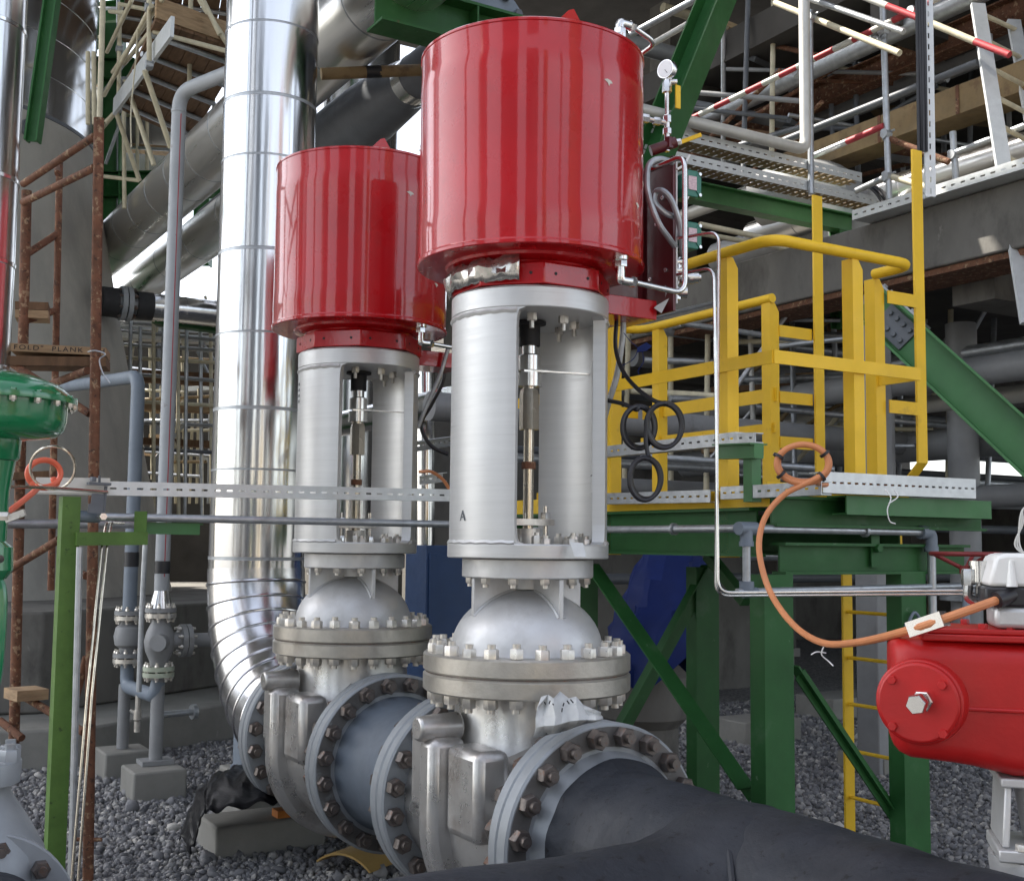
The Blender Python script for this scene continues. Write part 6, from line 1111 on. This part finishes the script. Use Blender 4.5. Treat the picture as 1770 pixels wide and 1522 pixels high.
# more lifts in the left scaffold
t = thing('tube_scaffold', 'high scaffold lift with brown boards at the very top left', 'scaffold', tuple(at(300, 20, 13)))
C0, C1, C2, C3 = at(205,72,14), at(225,-30,12), at(420,-20,12.4), at(400,60,14.5)
for q in (C1, C2, C3): q.z = C0.z
for i in range(6):
    s0, s1 = i/6, (i+.95)/6; k = MB(); k.prism([C0.lerp(C3, s0), C1.lerp(C2, s0), C1.lerp(C2, s1), C0.lerp(C3, s1)], (0,0,.04)); obj('board', k, M['wooddk'], t)
for i in range(4): s_ = (i+.5)/4; k = MB(); k.cyl(C0.lerp(C1, s_)-ZZ*.03, C3.lerp(C2, s_)-ZZ*.03, .024, n=10); obj('transom', k, M['galv'], t)
for i in range(9): x0 = 150+i*28+rng.uniform(-8,8); tb(t, (x0, 330+rng.uniform(-60,60), 14), (x0+rng.uniform(-3,3), -20, 14), rng.choice(['cream','galv']), .022, 'upright')
for y_ in (20, 60, 105, 150, 200, 255, 300): tb(t, (140, y_+rng.uniform(-10,10), 14.4), (400, y_+rng.uniform(-6,24), 13.4), rng.choice(['cream','galv','galv']), .021)
for i in range(8): x0 = rng.uniform(150,330); y_ = rng.uniform(80,300); tb(t, (x0, y_, 13.8), (x0+rng.uniform(40,90), y_-rng.uniform(60,130), 13.6), rng.choice(['cream','galv']), .02, 'brace')
k = MB(); k.beam(at(150,250,14.6), at(300,262,14), .25, .06); obj('board', k, M['wood'], t); k = MB(); k.beam(at(160,150,14.6), at(250,158,14.2), .25, .06); obj('board', k, M['wood'], t)
t = thing('tube_scaffold', 'low far scaffold with ladders and boards behind the tall grey pipe', 'scaffold', tuple(at(330, 800, 16)))
for i in range(14): x0 = 225+i*13+rng.uniform(-5,5); tb(t, (x0, 870, 16), (x0+rng.uniform(-8,8), 560+rng.uniform(0,160), 16), rng.choice(['cream','galv','cream']), .02, 'upright')
for i in range(14): y_ = 600+i*18; x0 = rng.uniform(210,300); tb(t, (x0, y_, 16), (x0+rng.uniform(60,130), y_+rng.uniform(-6,10), 15.6), rng.choice(['cream','galv','tan']), .022)
for i in range(9): x0 = rng.uniform(240,380); y_ = rng.uniform(640,840); k = MB(); k.beam(at(x0, y_, 16.4), at(x0+rng.uniform(20,50), y_+rng.uniform(-4,4), 16.3), .2, .07); obj('board', k, M[rng.choice(['wood','wood','channel'])], t)

# ---------------------------------------------------------------- unseen blocks added behind the camera to shape reflections in drums and cladding
t = thing('added_cream_block', 'unseen cream block added behind the camera for its pale reflection', 'building', (-6, -18, 0))  # added out of view as a pale surface for the metal to reflect
k = MB(); k.box((-16, -22, 0), (1.5, -18, 4.6)); obj('wall', k, M['creamwall'], t); k = MB(); k.box((-16.3, -22.3, 4.605), (1.8, -17.7, 4.9)); obj('roof', k, M['greymid'], t)
for i in range(4): k = MB(); x_ = -14+i*3.9; k.box((x_, -18.0, 0), (x_+1.6, -17.96, 2.8)); obj('door', k, M['greydk'], t)
for (x_, y_, r_, h_, m_, lab) in ((4.4,-6.4,1.2,9,'rust','unseen rust brown tank added behind the camera for a warm reflection'), (-7.5,2.2,.8,9,'greydk','unseen dark grey tank added left of the camera for a dark reflection')):  # tanks added out of view for warm and dark bands in the reflections
    b = MB(); b.lathe([(r_,0),(r_,h_-.4),(r_*.8,h_-.1),(.02,h_)], (x_,y_,0), (0,0,1), 48); single('added_tank', b, M[m_], lab, 'tank')
t = thing('added_dark_walls', 'unseen tall dark walls added left behind the camera to block sky light', 'building', (-7, -5, 0))  # walls added out of view to darken reflections and cut sky light from the left
def wallbox(cx, cy, w_, d_, h_, ang, m_, nm='wall'):
    k = MB(); e = V((math.cos(ang), math.sin(ang), 0))*(w_/2); f = V((-math.sin(ang), math.cos(ang), 0))*d_; c = V((cx, cy, 0)); k.prism([c-e, c+e, c+e+f, c-e+f], (0,0,h_)); return obj(nm, k, M[m_], t)
wallbox(-7.2, -3.2, 3.4, -2, 11, math.radians(-58), 'greydk'); wallbox(-4.4, -7.2, 2.6, -2, 10, math.radians(-38), 'greydk'); wallbox(-2.2, -9.5, .9, -1, 10, math.radians(-25), 'tan')
for i, (x_, y_, w_, h_) in enumerate(((1.6,-8.5,.45,9),(8.6,-3.6,.5,9))):  # columns added out of view for dark stripes in the reflections
    b = MB(); b.ibeam((x_,y_,0), (x_,y_,h_), w_, w_, .03, .02, (1,0,0)); single('added_column', b, M['greydk'], 'unseen dark column added behind the camera for a reflected stripe', 'column', group='columns added for reflected stripes')

def ystamp(valve, X, Y, ang, z, body, size, name='stencil_mark'):
    r_ = V((-math.sin(ang), math.cos(ang), 0)); p = V((X+.2990*math.cos(ang), Y+.2990*math.sin(ang), z)); return text(body, p, r_, size, 'greydk', valve, name)
ystamp(valve2, PX, Y2, math.radians(238-56), 1.70, 'A', .055)
for i in range(4): ystamp(valve1, PX, Y1, math.radians(238-70), 2.37-.028*i, 'O8', .022)
